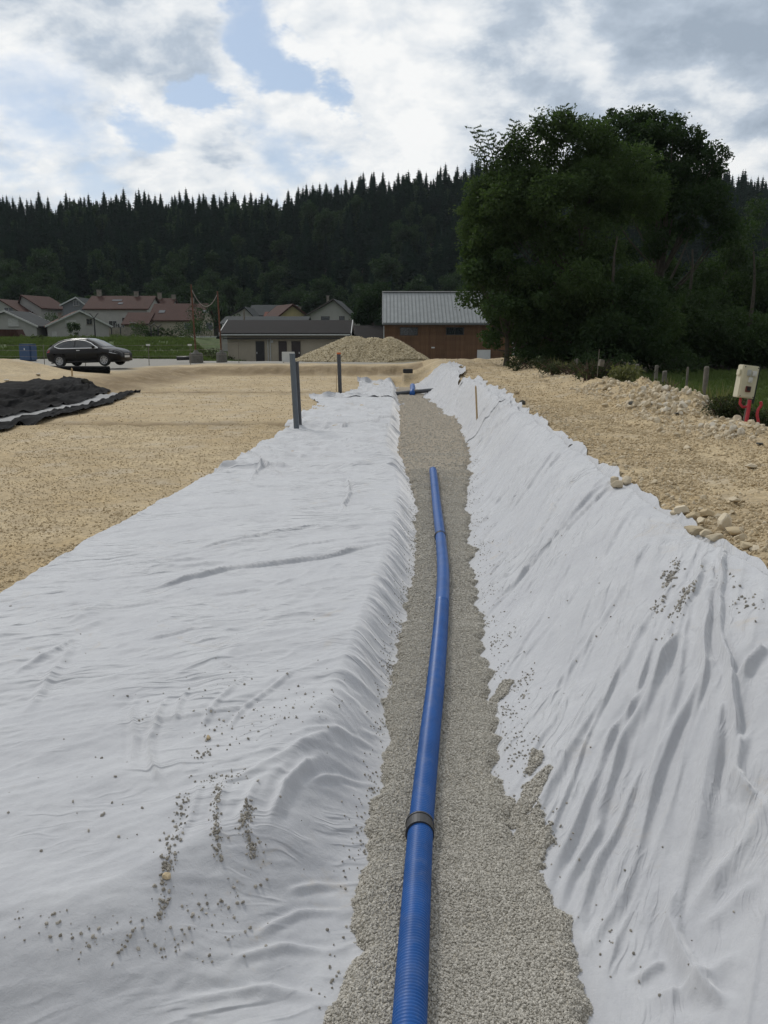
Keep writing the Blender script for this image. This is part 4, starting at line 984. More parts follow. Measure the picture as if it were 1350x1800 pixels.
# ------------------------------------------------------------------ foliage builders
def leaf_quads(C, size, rg, droop=.3, aspect=.5, outward=None):
    """one bent rhombus leaf per centre"""
    n = len(C); d = rg.normal(0, 1, (n, 3)); d[:, 2] -= droop
    if outward is not None: d += outward * 1.0
    d /= np.linalg.norm(d, axis=1)[:, None]
    r_ = rg.normal(0, 1, (n, 3)); r_[:, 2] += .6; s = np.cross(d, r_); s /= np.linalg.norm(s, axis=1)[:, None] + 1e-9
    L = size * rg.uniform(.65, 1.35, n)[:, None]; Wd = L * aspect
    up = np.cross(s, d) * (L * .12)
    A = C - d * L * .5; B = C + s * Wd * .5 + up; D_ = C - s * Wd * .5 + up; E = C + d * L * .5
    V = np.stack([A, B, E, D_], 1).reshape(-1, 3); F = np.arange(n * 4).reshape(n, 4)
    return V, F
def clump_leaves(clumps, per, size, rg, aspect=.5):
    Cs = []; Os = []
    for (c, r_) in clumps:
        n = int(per * r_ ** 2); u = rg.normal(0, 1, (n, 3)); u /= np.linalg.norm(u, axis=1)[:, None]
        rad = r_ * (.30 + .62 * rg.random(n) ** .5 + .20 * np.abs(rg.normal(0, 1, n)) * (rg.random(n) < .5)) * (1 + .22 * np.sin(u[:, 0] * 5 + c[0] * 3) * np.cos(u[:, 2] * 6 + c[2] * 2))
        Cs.append(np.array(c) + u * rad[:, None] * np.array([1, 1, .78])); Os.append(u)
    return leaf_quads(np.concatenate(Cs), size, rg, aspect=aspect, outward=np.concatenate(Os))
def crown_clumps(ells, n, rmin, rmax, rg):
    out = []
    for _ in range(n):
        e_ = ells[rg.integers(len(ells))]; u = rg.normal(0, 1, 3); u /= np.linalg.norm(u); q = rg.random() ** .4
        out.append((np.array(e_[:3]) + u * q * (np.array(e_[3:6]) - rmin * .6), rg.uniform(rmin, rmax)))
    return out
def tree(name, loc, h, ells, ncl, per, leaf, mat, label, group=None, rmin=.55, rmax=1.15, tr=.22, seed=1, limbs=14, extra=(), trunk_top=None, cat='tree', aspect=.5):
    rg = np.random.default_rng(seed); t = empty(name, loc, 0, label, cat, group)
    cl = crown_clumps(ells, ncl, rmin, rmax, rg) + [(np.array(a), b) for a, b in extra]
    V, F = clump_leaves(cl, per, leaf, rg, aspect)
    big_mesh('crown', V, F, mat, t, smooth=False)
    m = MB(); tt = trunk_top or h * .78
    pth = [(.12 * math.sin(q * 5 + seed) * q * 2, .1 * math.cos(q * 4 + seed) * q * 2, tt * q) for q in np.linspace(0, 1, 8)]
    m.tube(pth, [tr * (1.25 if i == 0 else 1) * (1 - .75 * i / 7) for i in range(8)], 9)
    for k in range(min(limbs, len(cl))):
        c = cl[k * len(cl) // limbs][0]; q = min(max((c[2] / tt) * .55, .2), .9); b0 = Vector(pth[int(q * 7)])
        mid = (b0 + Vector(c)) / 2 + Vector((0, 0, -.3)); r0 = tr * .42 * (1 - q * .5)
        m.tube([b0, mid, Vector(c)], [r0, r0 * .6, r0 * .15], 6)
    m.build('trunk', m_bark, t)
    return t
def ellp(px, py, D, rx, ry, rz_, base):
    p = at(px, py, D); return (p.x - base[0], p.y - base[1], p.z - base[2], rx * D / FPX, ry, rz_ * D / FPX)
def ex(px, py, D, r_, base):
    p = at(px, py, D); return ((p.x - base[0], p.y - base[1], p.z - base[2]), r_)
# big ash
bA = Vector(at(1018, 650, 44)); bA.z = T1(bA.x, bA.y)
EA = [ellp(985, 330, 44, 105, 3.2, 110, bA), ellp(875, 400, 44, 62, 2.6, 95, bA), ellp(905, 345, 44, 55, 2.6, 40, bA), ellp(960, 450, 44, 140, 4, 120, bA), ellp(1040, 470, 43.5, 140, 4, 130, bA), ellp(1080, 330, 44.5, 90, 3, 95, bA), ellp(930, 530, 44, 110, 3.2, 80, bA), ellp(1090, 540, 43.5, 120, 3.2, 80, bA)]
XA = [ex(1010, 285, 44, .95, bA), ex(1000, 305, 44.5, .9, bA), ex(1025, 300, 43.5, .9, bA), ex(1052, 228, 44, .7, bA), ex(1040, 240, 44.5, .8, bA), ex(1070, 270, 44.5, .9, bA), ex(990, 212, 44, .62, bA), ex(985, 235, 44, .8, bA), ex(915, 238, 44, .62, bA), ex(908, 262, 44, .8, bA), ex(950, 222, 44, .5, bA), ex(1010, 232, 44, .6, bA), ex(1060, 250, 44, .8, bA), ex(1035, 262, 44, .9, bA), ex(958, 250, 44, .9, bA),
      ex(880, 300, 44, .8, bA), ex(840, 330, 44, .75, bA), ex(825, 400, 44, .6, bA), ex(820, 470, 44, .55, bA)]
tree('ash_tree', bA, 13, EA, 150, 900, .19, m_ash, 'huge dense ash tree with a ragged top, right of the timber building', seed=3, extra=XA, tr=.2, limbs=26, aspect=.42)
# open leafy shoots at its left shoulder
cl = []
rg = np.random.default_rng(9); shoots = []
sh_root = bpy.data.objects['ash_tree']
m = MB(); LV = []; LF_ = []; nv = 0
for (px0, py0, px1, py1) in [(862, 300, 832, 226), (872, 300, 852, 232), (880, 296, 868, 244), (858, 305, 838, 262), (890, 290, 884, 238), (900, 280, 905, 215), (935, 250, 945, 208), (985, 230, 992, 188), (1000, 240, 1016, 205)]:
    a_, b2 = Vector(at(px0, py0, 44)) - bA, Vector(at(px1, py1, 44)) - bA
    m.tube([a_, (a_ + b2) / 2 + Vector((.05, 0, 0)), b2], [.03, .02, .008], 5)
    for q in np.linspace(.1, 1, 9):
        c = a_.lerp(b2, q); n = 12; az = rg.uniform(0, 6.28)
        for s_ in (0, 1):
            dr = Vector((math.cos(az + s_ * 3.14), math.sin(az + s_ * 3.14) * .6, .25)); cc = np.array([c + dr * (.06 + .36 * k / n) for k in range(n)])
            V, F = leaf_quads(cc, .17, rg, .2, .38); LV.append(V); LF_.append(F + nv); nv += len(V)
m.build('shoot', m_bark, sh_root); big_mesh('shoot_leaves', np.concatenate(LV), np.concatenate(LF_), m_ash, sh_root, smooth=False)
# domed tree behind
bB = Vector(at(1150, 648, 51)); bB.z = T1(bB.x, bB.y)
EB = [ellp(1155, 300, 51, 100, 3.5, 90, bB), ellp(1190, 330, 51, 85, 3.5, 90, bB), ellp(1120, 320, 51, 110, 3.5, 100, bB), ellp(1180, 450, 51, 120, 4, 120, bB), ellp(1170, 560, 51, 120, 4, 80, bB)]
XB = [ex(1080, 215, 51, .7, bB), ex(1110, 210, 51, .8, bB), ex(1150, 212, 51, .8, bB), ex(1185, 218, 51, .75, bB), ex(1215, 240, 51, .8, bB), ex(1235, 270, 51, .7, bB), ex(1262, 295, 51, .55, bB), ex(1075, 198, 51, .3, bB), ex(1245, 320, 51, .7, bB), ex(1130, 235, 51, 1., bB), ex(1170, 240, 51, 1., bB)]
tree('broadleaf_tree', bB, 15, EB, 95, 900, .20, m_ashd, 'tall round-domed dark tree standing behind and right of the big ash', seed=5, extra=XB, tr=.28, limbs=22)
bC = Vector(at(890, 640, 42.5)); bC.z = T1(bC.x, bC.y)
EC = [ellp(880, 500, 42.5, 65, 2.4, 70, bC), ellp(900, 570, 42.5, 62, 2.2, 55, bC), ellp(848, 470, 43.5, 38, 2, 70, bC), ellp(940, 540, 42, 60, 2.2, 70, bC)]
tree('field_maple', bC, 6, EC, 52, 900, .16, m_maple, 'lighter green bushy tree overhanging the right end of the timber building', seed=8, tr=.13, rmin=.45, rmax=.85, aspect=.75)
for k, (px, D, w, tpy, mt, lab) in enumerate([(1075, 41, 75, 480, m_ashd, 'low dark tree in front of the big ash, right of its trunk'), (1240, 56, 110, 335, m_ashd, 'dark tree filling the gap right of the round-domed tree'),
                                             (1345, 58, 100, 318, m_ashd, 'dark tall tree at the right picture edge, behind the power box'), (1200, 47, 90, 500, m_ashd, 'dark lower tree in front of the round-domed tree'),
                                             (1310, 48, 85, 545, m_maple, 'slightly lighter bushy tree low at the right picture edge'), (1450, 55, 110, 400, m_ashd, 'dark tree just beyond the right picture edge'),
                                             (985, 47, 80, 500, m_ashd, 'dark low tree behind the trunk of the big ash')]):
    b0 = Vector(at(px, 648, D)); b0.z = T1(b0.x, b0.y); cy = (tpy + 640) / 2; rzp = (640 - tpy) / 2
    E_ = [ellp(px, cy, D, w, 2.8, rzp, b0), ellp(px - w * .3, cy + rzp * .4, D, w * .8, 2.6, rzp * .6, b0), ellp(px + w * .3, cy + rzp * .35, D, w * .8, 2.6, rzp * .65, b0)]
    tree('broadleaf_tree', b0, 8, E_, 55, 480, .21, mt, lab, seed=20 + k, tr=.16, limbs=10)
bT = Vector(at(655, 590, 98)); bT.z = T1(bT.x, bT.y)
tree('broadleaf_tree', bT, 7, [ellp(655, 522, 98, 30, 2, 36, bT), ellp(645, 545, 98, 24, 2, 25, bT)], 26, 330, .30, m_broad, 'round green tree between the white gable house and the timber building', seed=31, tr=.2, limbs=8)

def bush(loc, w, d, h, mat, label, n=900, leaf=.09, name='bush', group=None, cat='bush', seed=0, twigs=0, tmat=None):
    rg = np.random.default_rng(300 + seed); t = empty(name, loc, 0, label, cat, group)
    cl = [(np.array([rg.uniform(-w, w) * .7, rg.uniform(-d, d) * .7, rg.uniform(.15, .7) * h]), rg.uniform(.25, .42) * min(w, h) + .05) for _ in range(14)]
    V, F = clump_leaves(cl, n / 14 / np.mean([c[1] ** 2 for c in cl]), leaf, rg, .5)
    big_mesh('leaves', V, F, mat, t, smooth=False)
    m = MB()
    for k in range(max(5, twigs)):
        a = rg.uniform(0, 6.28); b0 = Vector((rg.uniform(-w, w) * .5, rg.uniform(-d, d) * .5, 0)); e_ = b0 + Vector((math.cos(a) * w * .6, math.sin(a) * d * .5, h * rg.uniform(.5, 1.05)))
        m.tube([b0, (b0 + e_) / 2 + Vector((0, 0, .1 * h)), e_], [.015, .011, .004], 4, cap=False)
    m.build('stems', tmat or m_bark, t)
    return t
def bpx(px, py, D, *a, **k):
    p = Vector(at(px, py, D)); p.z = T1(p.x, p.y) - .03; return bush(p, *a, **k)
bpx(1050, 662, 25, .75, .5, .62, m_weed, 'brush heap of dark twigs and wilted leaves topped by a sawn block', n=1300, leaf=.07, name='brush_heap', cat='brush heap', seed=1, twigs=60, tmat=m_stem)
bpx(990, 655, 31, 1.1, .5, .45, m_weed, 'low brush heap with pale cut ends behind the far sandy ridge', n=1200, leaf=.08, name='brush_heap', cat='brush heap', seed=2, twigs=50, tmat=m_stem)
bpx(930, 642, 38, 1.2, .6, .55, m_weed, 'dark scrub heap where the bench meets the trees', n=900, leaf=.10, name='brush_heap', cat='brush heap', seed=3, twigs=20, tmat=m_stem)
bpx(1110, 668, 24, .8, .5, .75, m_hay, 'tall pale grassy weeds behind the rubble ridge', n=1500, leaf=.12, name='weed_clump', cat='weeds', seed=4)
bpx(1150, 680, 20, .5, .35, .32, m_weed, 'dark weeds over the left half of the rubble pile', n=700, leaf=.06, name='weed_clump', cat='weeds', seed=5, twigs=15, tmat=m_stem)
bpx(1280, 720, 15, .42, .3, .40, m_weed, 'dark bush of fine leaves in the hollow beside the power box', n=2000, leaf=.05, seed=6, twigs=26, tmat=m_stem)
bpx(1335, 722, 14.8, .4, .3, .42, m_weed, 'dark scrub behind the bent red conduit', n=1400, leaf=.05, seed=7, twigs=26, tmat=m_stem)
bpx(1215, 690, 18.2, .5, .3, .30, m_weed, 'low weeds at the foot of the thickest fence post', n=700, leaf=.05, name='weed_clump', cat='weeds', seed=8)
bpx(1060, 640, 38, 1.6, 1, 1.3, m_ashd, 'dark bush below the big ash, behind the brush heap', n=1500, leaf=.14, seed=9)
bpx(930, 630, 42, 1.8, 1, 1.3, m_maple, 'leafy bush under the lighter green tree', n=1600, leaf=.14, seed=10)
bpx(1180, 650, 41, 2.2, 1, 1.6, m_ashd, 'broad dark bush at the far edge of the meadow', n=1700, leaf=.16, seed=11)

# weedy grass: tufts of blades as stuff
def tuft(seed, n=14, h=1., spread=.35):
    r_ = random.Random(seed); V = []; F = []
    for _ in range(n):
        a = r_.uniform(0, 6.28); x0, y0 = r_.gauss(0, spread * .3), r_.gauss(0, spread * .3); hh_ = h * r_.uniform(.5, 1.1); l_ = r_.uniform(.1, .5) * hh_; w = .035
        c, s_ = math.cos(a), math.sin(a); k = len(V)
        V += [(x0 - s_ * w, y0 + c * w, 0), (x0 + s_ * w, y0 - c * w, 0), (x0 + c * l_ * .4 + s_ * w * .7, y0 + s_ * l_ * .4 - c * w * .7, hh_ * .6), (x0 + c * l_ * .4 - s_ * w * .7, y0 + s_ * l_ * .4 + c * w * .7, hh_ * .6), (x0 + c * l_, y0 + s_ * l_, hh_)]
        F += [(k, k + 1, k + 2, k + 3), (k + 3, k + 2, k + 4)]
    me = bpy.data.meshes.new('tuft'); me.from_pydata(V, [], F); me.update(); return me
tufts = [tuft(k) for k in range(5)]
def grass_pts(n, x0, x1, y0, y1, lo, hi, keep=None):
    x = rng.uniform(x0, x1, n); y = rng.uniform(y0, y1, n); s = rng.uniform(lo, hi, n)
    if keep is not None: k = keep(x, y); x, y, s = x[k], y[k], s[k]
    return np.stack([x, y, terrain(x, y) - .03], -1), s
g1, q1 = grass_pts(26000, -62, -13, 68, 97, .2, .5, lambda x, y: (fbm(x / 3, y / 3, 3, 161) + rng.normal(0, .4, len(x)) > -.25) & (x > -.62 * y))
g1b, q1b = grass_pts(5000, -60, -14, 67, 71, .2, .45, lambda x, y: (x > -.62 * y))
scatter('bank_grass', np.concatenate([g1, g1b]), np.concatenate([q1, q1b]), m_grass, 'rough green grass covering the bank behind the car', upright=True, shapes=tufts)
g2, q2 = grass_pts(26000, 6.5, 30, 12, 44, .10, .26, lambda x, y: (x > xberm(y) + .9) & (x < .62 * y + 2))
scatter('meadow_grass', g2, q2, m_grass, 'short green meadow grass beyond the old fence posts', upright=True, shapes=tufts)
g3, q3 = grass_pts(900, 6, 10, 15, 40, .25, .6, lambda x, y: (x > xberm(y) + .5) & (x < xberm(y) + 1.5))
scatter('ridge_weeds', g3, q3, m_hay, 'dry weeds growing behind the low rubble ridge', upright=True, shapes=tufts)

# ------------------------------------------------------------------ black and grey sheets on the left bank
def wr_blk(x, y):
    return .05 * ridge(pn(x * .35, y * 1.1, 171), .2) + .04 * ridge(pn(x * .5 + 3, y * 2.2, 172), .2) + .05 * pn(x * .4, y * .9, 173) + .015 * fbm(x * 2, y * 2, 3, 174)
sheet('geotextile_sheet', 13.5, 35.5, lambda y: -13.2 - .25 * pn(y * .5, y * 0, 175) + 0 * y - ss(34, 30, y) * .9, lambda y: np.interp(y, [13, 22, 28, 33, 35.5], [-10.0, -10.0, -9.9, -10.4, -12.2]) + .12 * pn(y * .8, y * 0, 176),
      wr_blk, .03, m_black, 120, 1.006, 'black geotextile draped over the left bank below the car', curl=.1, s=8, hem=.06)
sheet('geotextile_sheet', 13.5, 32.2, lambda y: y * 0 - 10.15, lambda y: y * 0 - 9.28 + .12 * pn(y * .7, y * 0, 177) - .3 * ss(29, 32, y), lambda x, y: wr_blk(x, y) * .4, .012, m_greycloth, 40, 1.007,
      'narrow grey felt strip along the foot of the black sheet', s=9)
sheet('geotextile_sheet', 13.5, 34.2, lambda y: -9.5 + .16 * pn(y * .6, y * 0, 178) - ss(28, 34, y) * .35, lambda y: -8.85 + .2 * pn(y * .5, y * 0, 179) - ss(27, 34, y) * .75, lambda x, y: wr_blk(x, y) * .8 + .04 * ridge(pn(x * 3, y * 1.2, 180), .3), .03, m_black, 60, 1.006,
      'crinkled black plastic strip lying along the edge of the tan floor', s=10, hem=.06)
a_, b_ = at(50, 655, 41), at(192, 648, 41)
m = MB(); m.tube(smooth_path([(a_.x - 3, a_.y - 1, .05), (a_.x, a_.y, .10), ((a_.x + b_.x) / 2, a_.y, .11), (b_.x, b_.y, .10)], 24), .17, 12)
o = m.build('rolled_liner', m_black, smooth=True); tag(o, 'long black rolled liner lying on the bank in front of the car', 'rolled liner')
for k, (px, py, s, mt, l) in enumerate([(12, 669, .14, m_chalk, 'pale stone holding the upper edge of the black sheet, leftmost'), (68, 660, .12, m_chalk, 'pale stone on the upper edge of the black sheet, near the rolled liner')]):
    rock(px, py, 0, s, mt, l, seed=60 + k, side=0)
o = rock(150, 672, 0, .22, m_dkstone, 'dark clod of liner scrap on the brown bank face', seed=63)

# ------------------------------------------------------------------ gravel heap and objects around it
hb = Vector(at(637, 634, 59)); hb.z = T1(hb.x, hb.y)
def heapz(x, y):
    k = 59 / FPX
    def cone(cx_, h, rl, rr2):
        dx = x - cx_; r_ = np.hypot(dx / np.where(dx < 0, rl, rr2), y / 3.0); return h * (1.08 - np.hypot(r_, .13)) / .95
    z = np.maximum(0, np.maximum(np.maximum(cone(-.55, 1.66, 3.95, 3.6), cone(1.9, 1.58, 3., 2.6)), cone(.8, 1.56, 3.4, 3.4))); r_ = np.where(z > .02, 0, 1.)
    return z + .05 * fbm(x * 1.5, y * 1.5, 3, 181) * (r_ < .95) - .05 * (r_ > .98)
hx_, hy_ = np.meshgrid(np.linspace(-4.6, 4.6, 120), np.linspace(-3.3, 3.3, 80)); hzz = heapz(hx_, hy_)
i_ = np.arange(hx_.size).reshape(hx_.shape); F = np.stack([i_[:-1, :-1], i_[:-1, 1:], i_[1:, 1:], i_[1:, :-1]], -1).reshape(-1, 4)
HP = big_mesh('gravel_heap', np.stack([hx_, hy_, hzz - .05], -1).reshape(-1, 3), F, m_heap); HP.location = hb
tag(HP, 'big heap of coarse pale gravel in front of the two low buildings', 'gravel heap')
n = 15000; xx = rng.uniform(-4.6, 4.6, n); yy = rng.uniform(-3.3, 3.0, n); k = np.hypot(xx / 4.55, yy / 3.25) < 1.0; xx, yy = xx[k], yy[k]
scatter('heap_stones', np.stack([xx, yy, heapz(xx, yy)], -1), rng.uniform(.04, .11, len(xx)), m_heap, None, HP)
b_ = at(507, 636, 55); m = MB(); k_ = 55 / FPX
t = empty('white_board', (b_.x, b_.y, T1(b_.x, b_.y)), R(4), 'blank white board standing before the brown doors, beside the grey pipes', 'board')
m.box((0, 0, .38), (22 * k_, .05, 17 * k_)); m.build('panel', m_white, t, bevel=.01)
for s_ in (-.3, .3): boxo('leg', (s_, .045, .25), (.04, .03, .55), m_oldwood, t)
b_ = at(717, 654, 45.0); o = boxo('dark_crate', (0, 0, .1), (.50, .3, .22), m_blk, bevel=.02); o.location = (b_.x, b_.y, b_.z - .05); tag(o, 'small dark green crate half buried at the foot of the far bank', 'crate')

# poles with a cable between them
def pole(px, pyt, D, pyb, bw, label, pr=.055, lean=0):
    b_ = at(px, pyb, D); z0 = T1(b_.x, b_.y); top = at(px, pyt, D).z - z0; k_ = D / FPX
    t = empty('rusty_pole', (b_.x, b_.y, z0), 0, label, 'pole', 'rusty poles in concrete barrels')
    m = MB(); m.tube([(0, 0, .3), (lean * .5, 0, top * .5), (lean, 0, top)], [pr, pr * .95, pr * .85], 10); m.build('mast', m_rust, t)
    m = MB(); w = bw * k_ / 2; n = 18
    m.tube([(0, 0, -.08), (0, 0, .1), (0, 0, .58), (0, 0, .64)], [w * 1.02, w, w * .96, w * .85], n); m.build('concrete_barrel', m_conc, t)
    m = MB(); m.tube([(0, 0, .62), (0, 0, .80)], [w * .5, .1], 12); m.build('mortar_collar', m_conc, t)
    return Vector((b_.x + lean, b_.y, z0 + top))
tA = pole(345, 500, 56.5, 634, 24, 'taller rusty pole set in a concrete barrel, left of the pair', lean=-.12)
tB = pole(390, 512, 56.5, 635, 19, 'shorter rusty pole set in a concrete barrel, next to the beige building', lean=-.12)
tA.z -= .25; tB.z -= .15
cp = [tA.lerp(tB, q) + Vector((0, 0, -.95 * 4 * q * (1 - q))) for q in np.linspace(0, 1, 16)]
m = MB(); m.tube(cp, .022, 6); o = m.build('hanging_cable', m_cable, smooth=True); tag(o, 'pale cable sagging between the two rusty poles', 'cable')
b_ = at(429, 560, 96); m = MB(); h_ = at(429, 517, 96).z - 1; m.tube([(0, 0, 0), (.02, 0, h_)], [.13, .10], 10); o = m.build('utility_pole', m_oldwood); o.location = (b_.x, b_.y, T1(b_.x, b_.y)); tag(o, 'grey wooden utility pole rising behind the low brown roof', 'utility pole')
m = MB(); a_, b_ = at(311, 630, 57), at(345, 629, 57); m.tube([a_, b_], .13, 12); o = m.build('black_pipe', m_blk, smooth=True); tag(o, 'short black pipe lying on the grey gravel left of the rusty poles', 'pipe')

# wire fence before the car with small white plates
FW = empty('wire_fence', at(78, 640, 51), 0, 'thin wire fence with small white plates behind the car', 'fence')
fp = []
for px, D in ((-20, 52), (78, 51), (150, 52), (262, 53), (335, 53.5), (420, 54)):
    b_ = Vector(at(px, 636, D)); b_.z = T1(b_.x, b_.y); fp.append(b_); q = b_ - FW.location
    m = MB(); m.tube([q, q + Vector((.01, 0, 1.25))], .022, 6); m.build('fence_stake', m_oldwood, FW)
for hgt_ in (.55, .9, 1.2):
    m = MB(); m.tube([p - FW.location + Vector((0, 0, hgt_)) for p in fp], .006, 4); m.build('wire', m_cable, FW)
for k in (3, 4):
    q = fp[k] - FW.location; boxo('plate', (q.x, q.y - .03, 1.08), (.24, .012, .10), m_white, FW)
# blue tank
b_ = at(50.5, 633, 61); z0 = T1(b_.x, b_.y)
t = empty('blue_tank', (b_.x, b_.y, z0), R(-12), 'blue plastic tank with rounded top on the grey ground left of the car', 'tank')
m = MB(); m.box((0, 0, .6), (.95, .8, 1.14)); m.build('tank_body', m_bin, t, bevel=.09)
m = MB(); m.box((0, 0, 1.17), (.88, .74, .09)); m.build('tank_lid', m_bin, t, bevel=.03)
boxo('label_plate', (.0, -.408, .86), (.07, .01, .13), m_white, t)
for s_ in (-.35, .35): boxo('foot', (s_, 0, .02), (.14, .7, .06), m_blk, t)

# ------------------------------------------------------------------ parked car
def make_car():
    t = empty('parked_car', (0, 0, 0), 0, 'dark brown hatchback with chrome window trim parked on the bank', 'car')
    #  x from rear (0) to front (4.27); z sill, lower bulge half width, belt z / half width, roof z / half width
    st = [(0.00, .42, .70, .80, .86, .62, .93, .50), (0.06, .30, .78, .84, .94, .70, 1.06, .52), (0.30, .24, .84, .88, .99, .76, 1.22, .56), (0.62, .20, .87, .895, .985, .80, 1.36, .60),
          (1.00, .20, .88, .90, .965, .83, 1.45, .62), (1.45, .20, .88, .90, .95, .84, 1.495, .63), (1.95, .20, .88, .90, .935, .85, 1.50, .63), (2.35, .20, .88, .90, .925, .86, 1.455, .62),
          (2.70, .20, .88, .90, .92, .87, 1.33, .64), (3.05, .20, .88, .90, .915, .86, 1.14, .68), (3.32, .20, .88, .895, .90, .84, .995, .72), (3.60, .21, .87, .88, .86, .80, .945, .68),
          (3.90, .22, .83, .84, .80, .75, .885, .60), (4.12, .22, .74, .77, .74, .66, .80, .52), (4.24, .24, .62, .66, .66, .56, .70, .44), (4.27, .30, .56, .58, .58, .50, .62, .40)]
    xs = [s_[0] for s_ in st]
    def sec(x): return [np.interp(x, xs, [s_[k] for s_ in st]) for k in range(1, 8)]
    def ring(x):
        zb, wl, wm, zbelt, wbelt, zr, wr = sec(x)
        zm = .45 * zbelt + .25
        pr = [(0, zb), (wl * .8, zb), (wl * .97, zb + .07), (wm, zm), (wm * .985, zbelt - .09), (wbelt, zbelt), (lerp(wbelt, wr, .5), lerp(zbelt, zr, .52)), (wr, zr - .055), (wr * .86, zr - .015), (wr * .45, zr), (0, zr)]
        return pr
    def side(x, z):
        pr = ring(x)[2:8]; return float(np.interp(z, [p[1] for p in pr], [p[0] for p in pr]))
    X_ = sorted(set(list(np.round(np.linspace(0, 4.27, 46), 3)) + xs))
    vs = []; n = 0
    for x in X_:
        pr = ring(x); full = [(-w, z) for w, z in pr[::-1]] + [(w, z) for w, z in pr[1:-1]]
        n = len(full); vs += [(x, y, z) for y, z in full]
    fs = []
    WX = (.80, 3.41); 
    for i in range(len(X_) - 1):
        for k in range(n): fs.append((i * n + k, i * n + (k + 1) % n, (i + 1) * n + (k + 1) % n, (i + 1) * n + k))
    fs += [tuple(range(n))[::-1], tuple(range((len(X_) - 1) * n, len(X_) * n))]
    def arch(f):
        c = np.mean([vs[q] for q in f], axis=0); return any((c[0] - w) ** 2 + (c[2] - .32) ** 2 < .355 ** 2 and abs(c[1]) > .4 for w in WX)
    keep = [f for f in fs if not arch(f)]
    mb = MB(); mb.add(vs, keep); mb.build('body', m_carp, t, smooth=True)
    # arches: dark wells with a lip
    for w in WX:
        for s_ in (-1, 1):
            m = MB(); n_ = 22; a = np.linspace(-.25, math.pi + .25, n_)
            o1 = [(w + .40 * math.cos(q), .32 + .40 * math.sin(q)) for q in a]; o2 = [(w + .335 * math.cos(q), .32 + .335 * math.sin(q)) for q in a]
            V = [(x, s_ * (side(x, max(z, .3)) + .012), z) for x, z in o1] + [(x, s_ * (side(x, max(z, .3)) + .004), z) for x, z in o2] + [(x, s_ * .5, z) for x, z in o2]
            F_ = [(i, i + 1, i + 1 + n_, i + n_) for i in range(n_ - 1)] + [(i + n_, i + 1 + n_, i + 1 + 2 * n_, i + 2 * n_) for i in range(n_ - 1)] + [tuple(range(2 * n_, 3 * n_))]
            m.add(V, F_); m.build('wheel_arch', m_carp, t)
            wh = empty('wheel', (w, s_ * .79, .32), 0); wh.parent = t
            q = MB(); prof = [(.205, -.10), (.27, -.11), (.315, -.085), (.325, -.04), (.325, .04), (.315, .085), (.27, .11), (.205, .10)]
            nn = 32; V = []; 
            for ang in range(nn):
                aa = 2 * math.pi * ang / nn; V += [(r_ * math.cos(aa), y, r_ * math.sin(aa)) for r_, y in prof]
            mm = len(prof); q.add(V, [(a_ * mm + b2, a_ * mm + (b2 + 1) % mm, ((a_ + 1) % nn) * mm + (b2 + 1) % mm, ((a_ + 1) % nn) * mm + b2) for a_ in range(nn) for b2 in range(mm)])
            q.build('tyre', m_tyre, wh, smooth=True)
            q = MB(); q.tube([(0, s_ * -.02, 0), (0, s_ * .0, 0)], .205, 24); q.build('rim_well', m_blk, wh)
            q = MB(); 
            for k in range(8):
                aa = 2 * math.pi * k / 8; c, s2 = math.cos(aa), math.sin(aa)
                for dlt in (-.09, .09):
                    c2, s3 = math.cos(aa + dlt * 1.6), math.sin(aa + dlt * 1.6); yy_ = s_ * .085
                    px_, pz_ = -s3 * .014, c2 * .014
                    V = [(c * .05 - px_, yy_, s2 * .05 - pz_), (c * .05 + px_, yy_, s2 * .05 + pz_), (c2 * .205 + px_, yy_ + s_ * .01, s3 * .205 + pz_), (c2 * .205 - px_, yy_ + s_ * .01, s3 * .205 - pz_)]
                    V += [(x, y - s_ * .04, z) for x, y, z in V]
                    q.add(V, [(0, 1, 2, 3), (7, 6, 5, 4), (0, 4, 5, 1), (1, 5, 6, 2), (2, 6, 7, 3), (3, 7, 4, 0)])
            q.tube([(0, s_ * .05, 0), (0, s_ * .1, 0)], .055, 14)
            V = []
            for ang in range(nn):
                aa = 2 * math.pi * ang / nn; V += [(r_ * math.cos(aa), s_ * y, r_ * math.sin(aa)) for r_, y in ((.195, .10), (.215, .105), (.215, .05), (.195, .05))]
            q.add(V, [(a_ * 4 + b2, a_ * 4 + (b2 + 1) % 4, ((a_ + 1) % nn) * 4 + (b2 + 1) % 4, ((a_ + 1) % nn) * 4 + b2) for a_ in range(nn) for b2 in range(4)])
            q.build('rim', m_rim, wh)
    # side glazing
    def zline(x):   # upper edge of the windows
        return float(np.interp(x, [.50, .72, 1.0, 1.4, 1.9, 2.3, 2.65, 2.95, 3.08], [1.09, 1.22, 1.32, 1.39, 1.40, 1.345, 1.21, 1.02, .965]))
    def zlow(x): return float(np.interp(x, [.50, .72, .9, 3.08], [1.07, .99, .965, .945]))
    for s_ in (-1, 1):
        def pane(name, x0, x1, mat, off=.008, top=zline, low=zlow, parent=t):
            xs_ = np.linspace(x0, x1, 16); V = []; F_ = []
            for x in xs_:
                for q in np.linspace(0, 1, 4):
                    z = lerp(low(x), max(top(x), low(x) + .004), q); V.append((x, s_ * (side(x, z) + off), z))
            for i in range(15):
                for j in range(3): F_.append((i * 4 + j, (i + 1) * 4 + j, (i + 1) * 4 + j + 1, i * 4 + j + 1))
            return mesh_obj(name, V, F_, mat, parent, True)
        pane('rear_window', .52, 1.68, m_carg); pane('front_window', 1.76, 3.05, m_carg); pane('door_pillar', 1.68, 1.76, m_blk, .010)
        m = MB(); loop = [(x, zline(x)) for x in np.linspace(.50, 3.08, 26)] + [(x, zlow(x)) for x in np.linspace(3.08, .50, 26)]
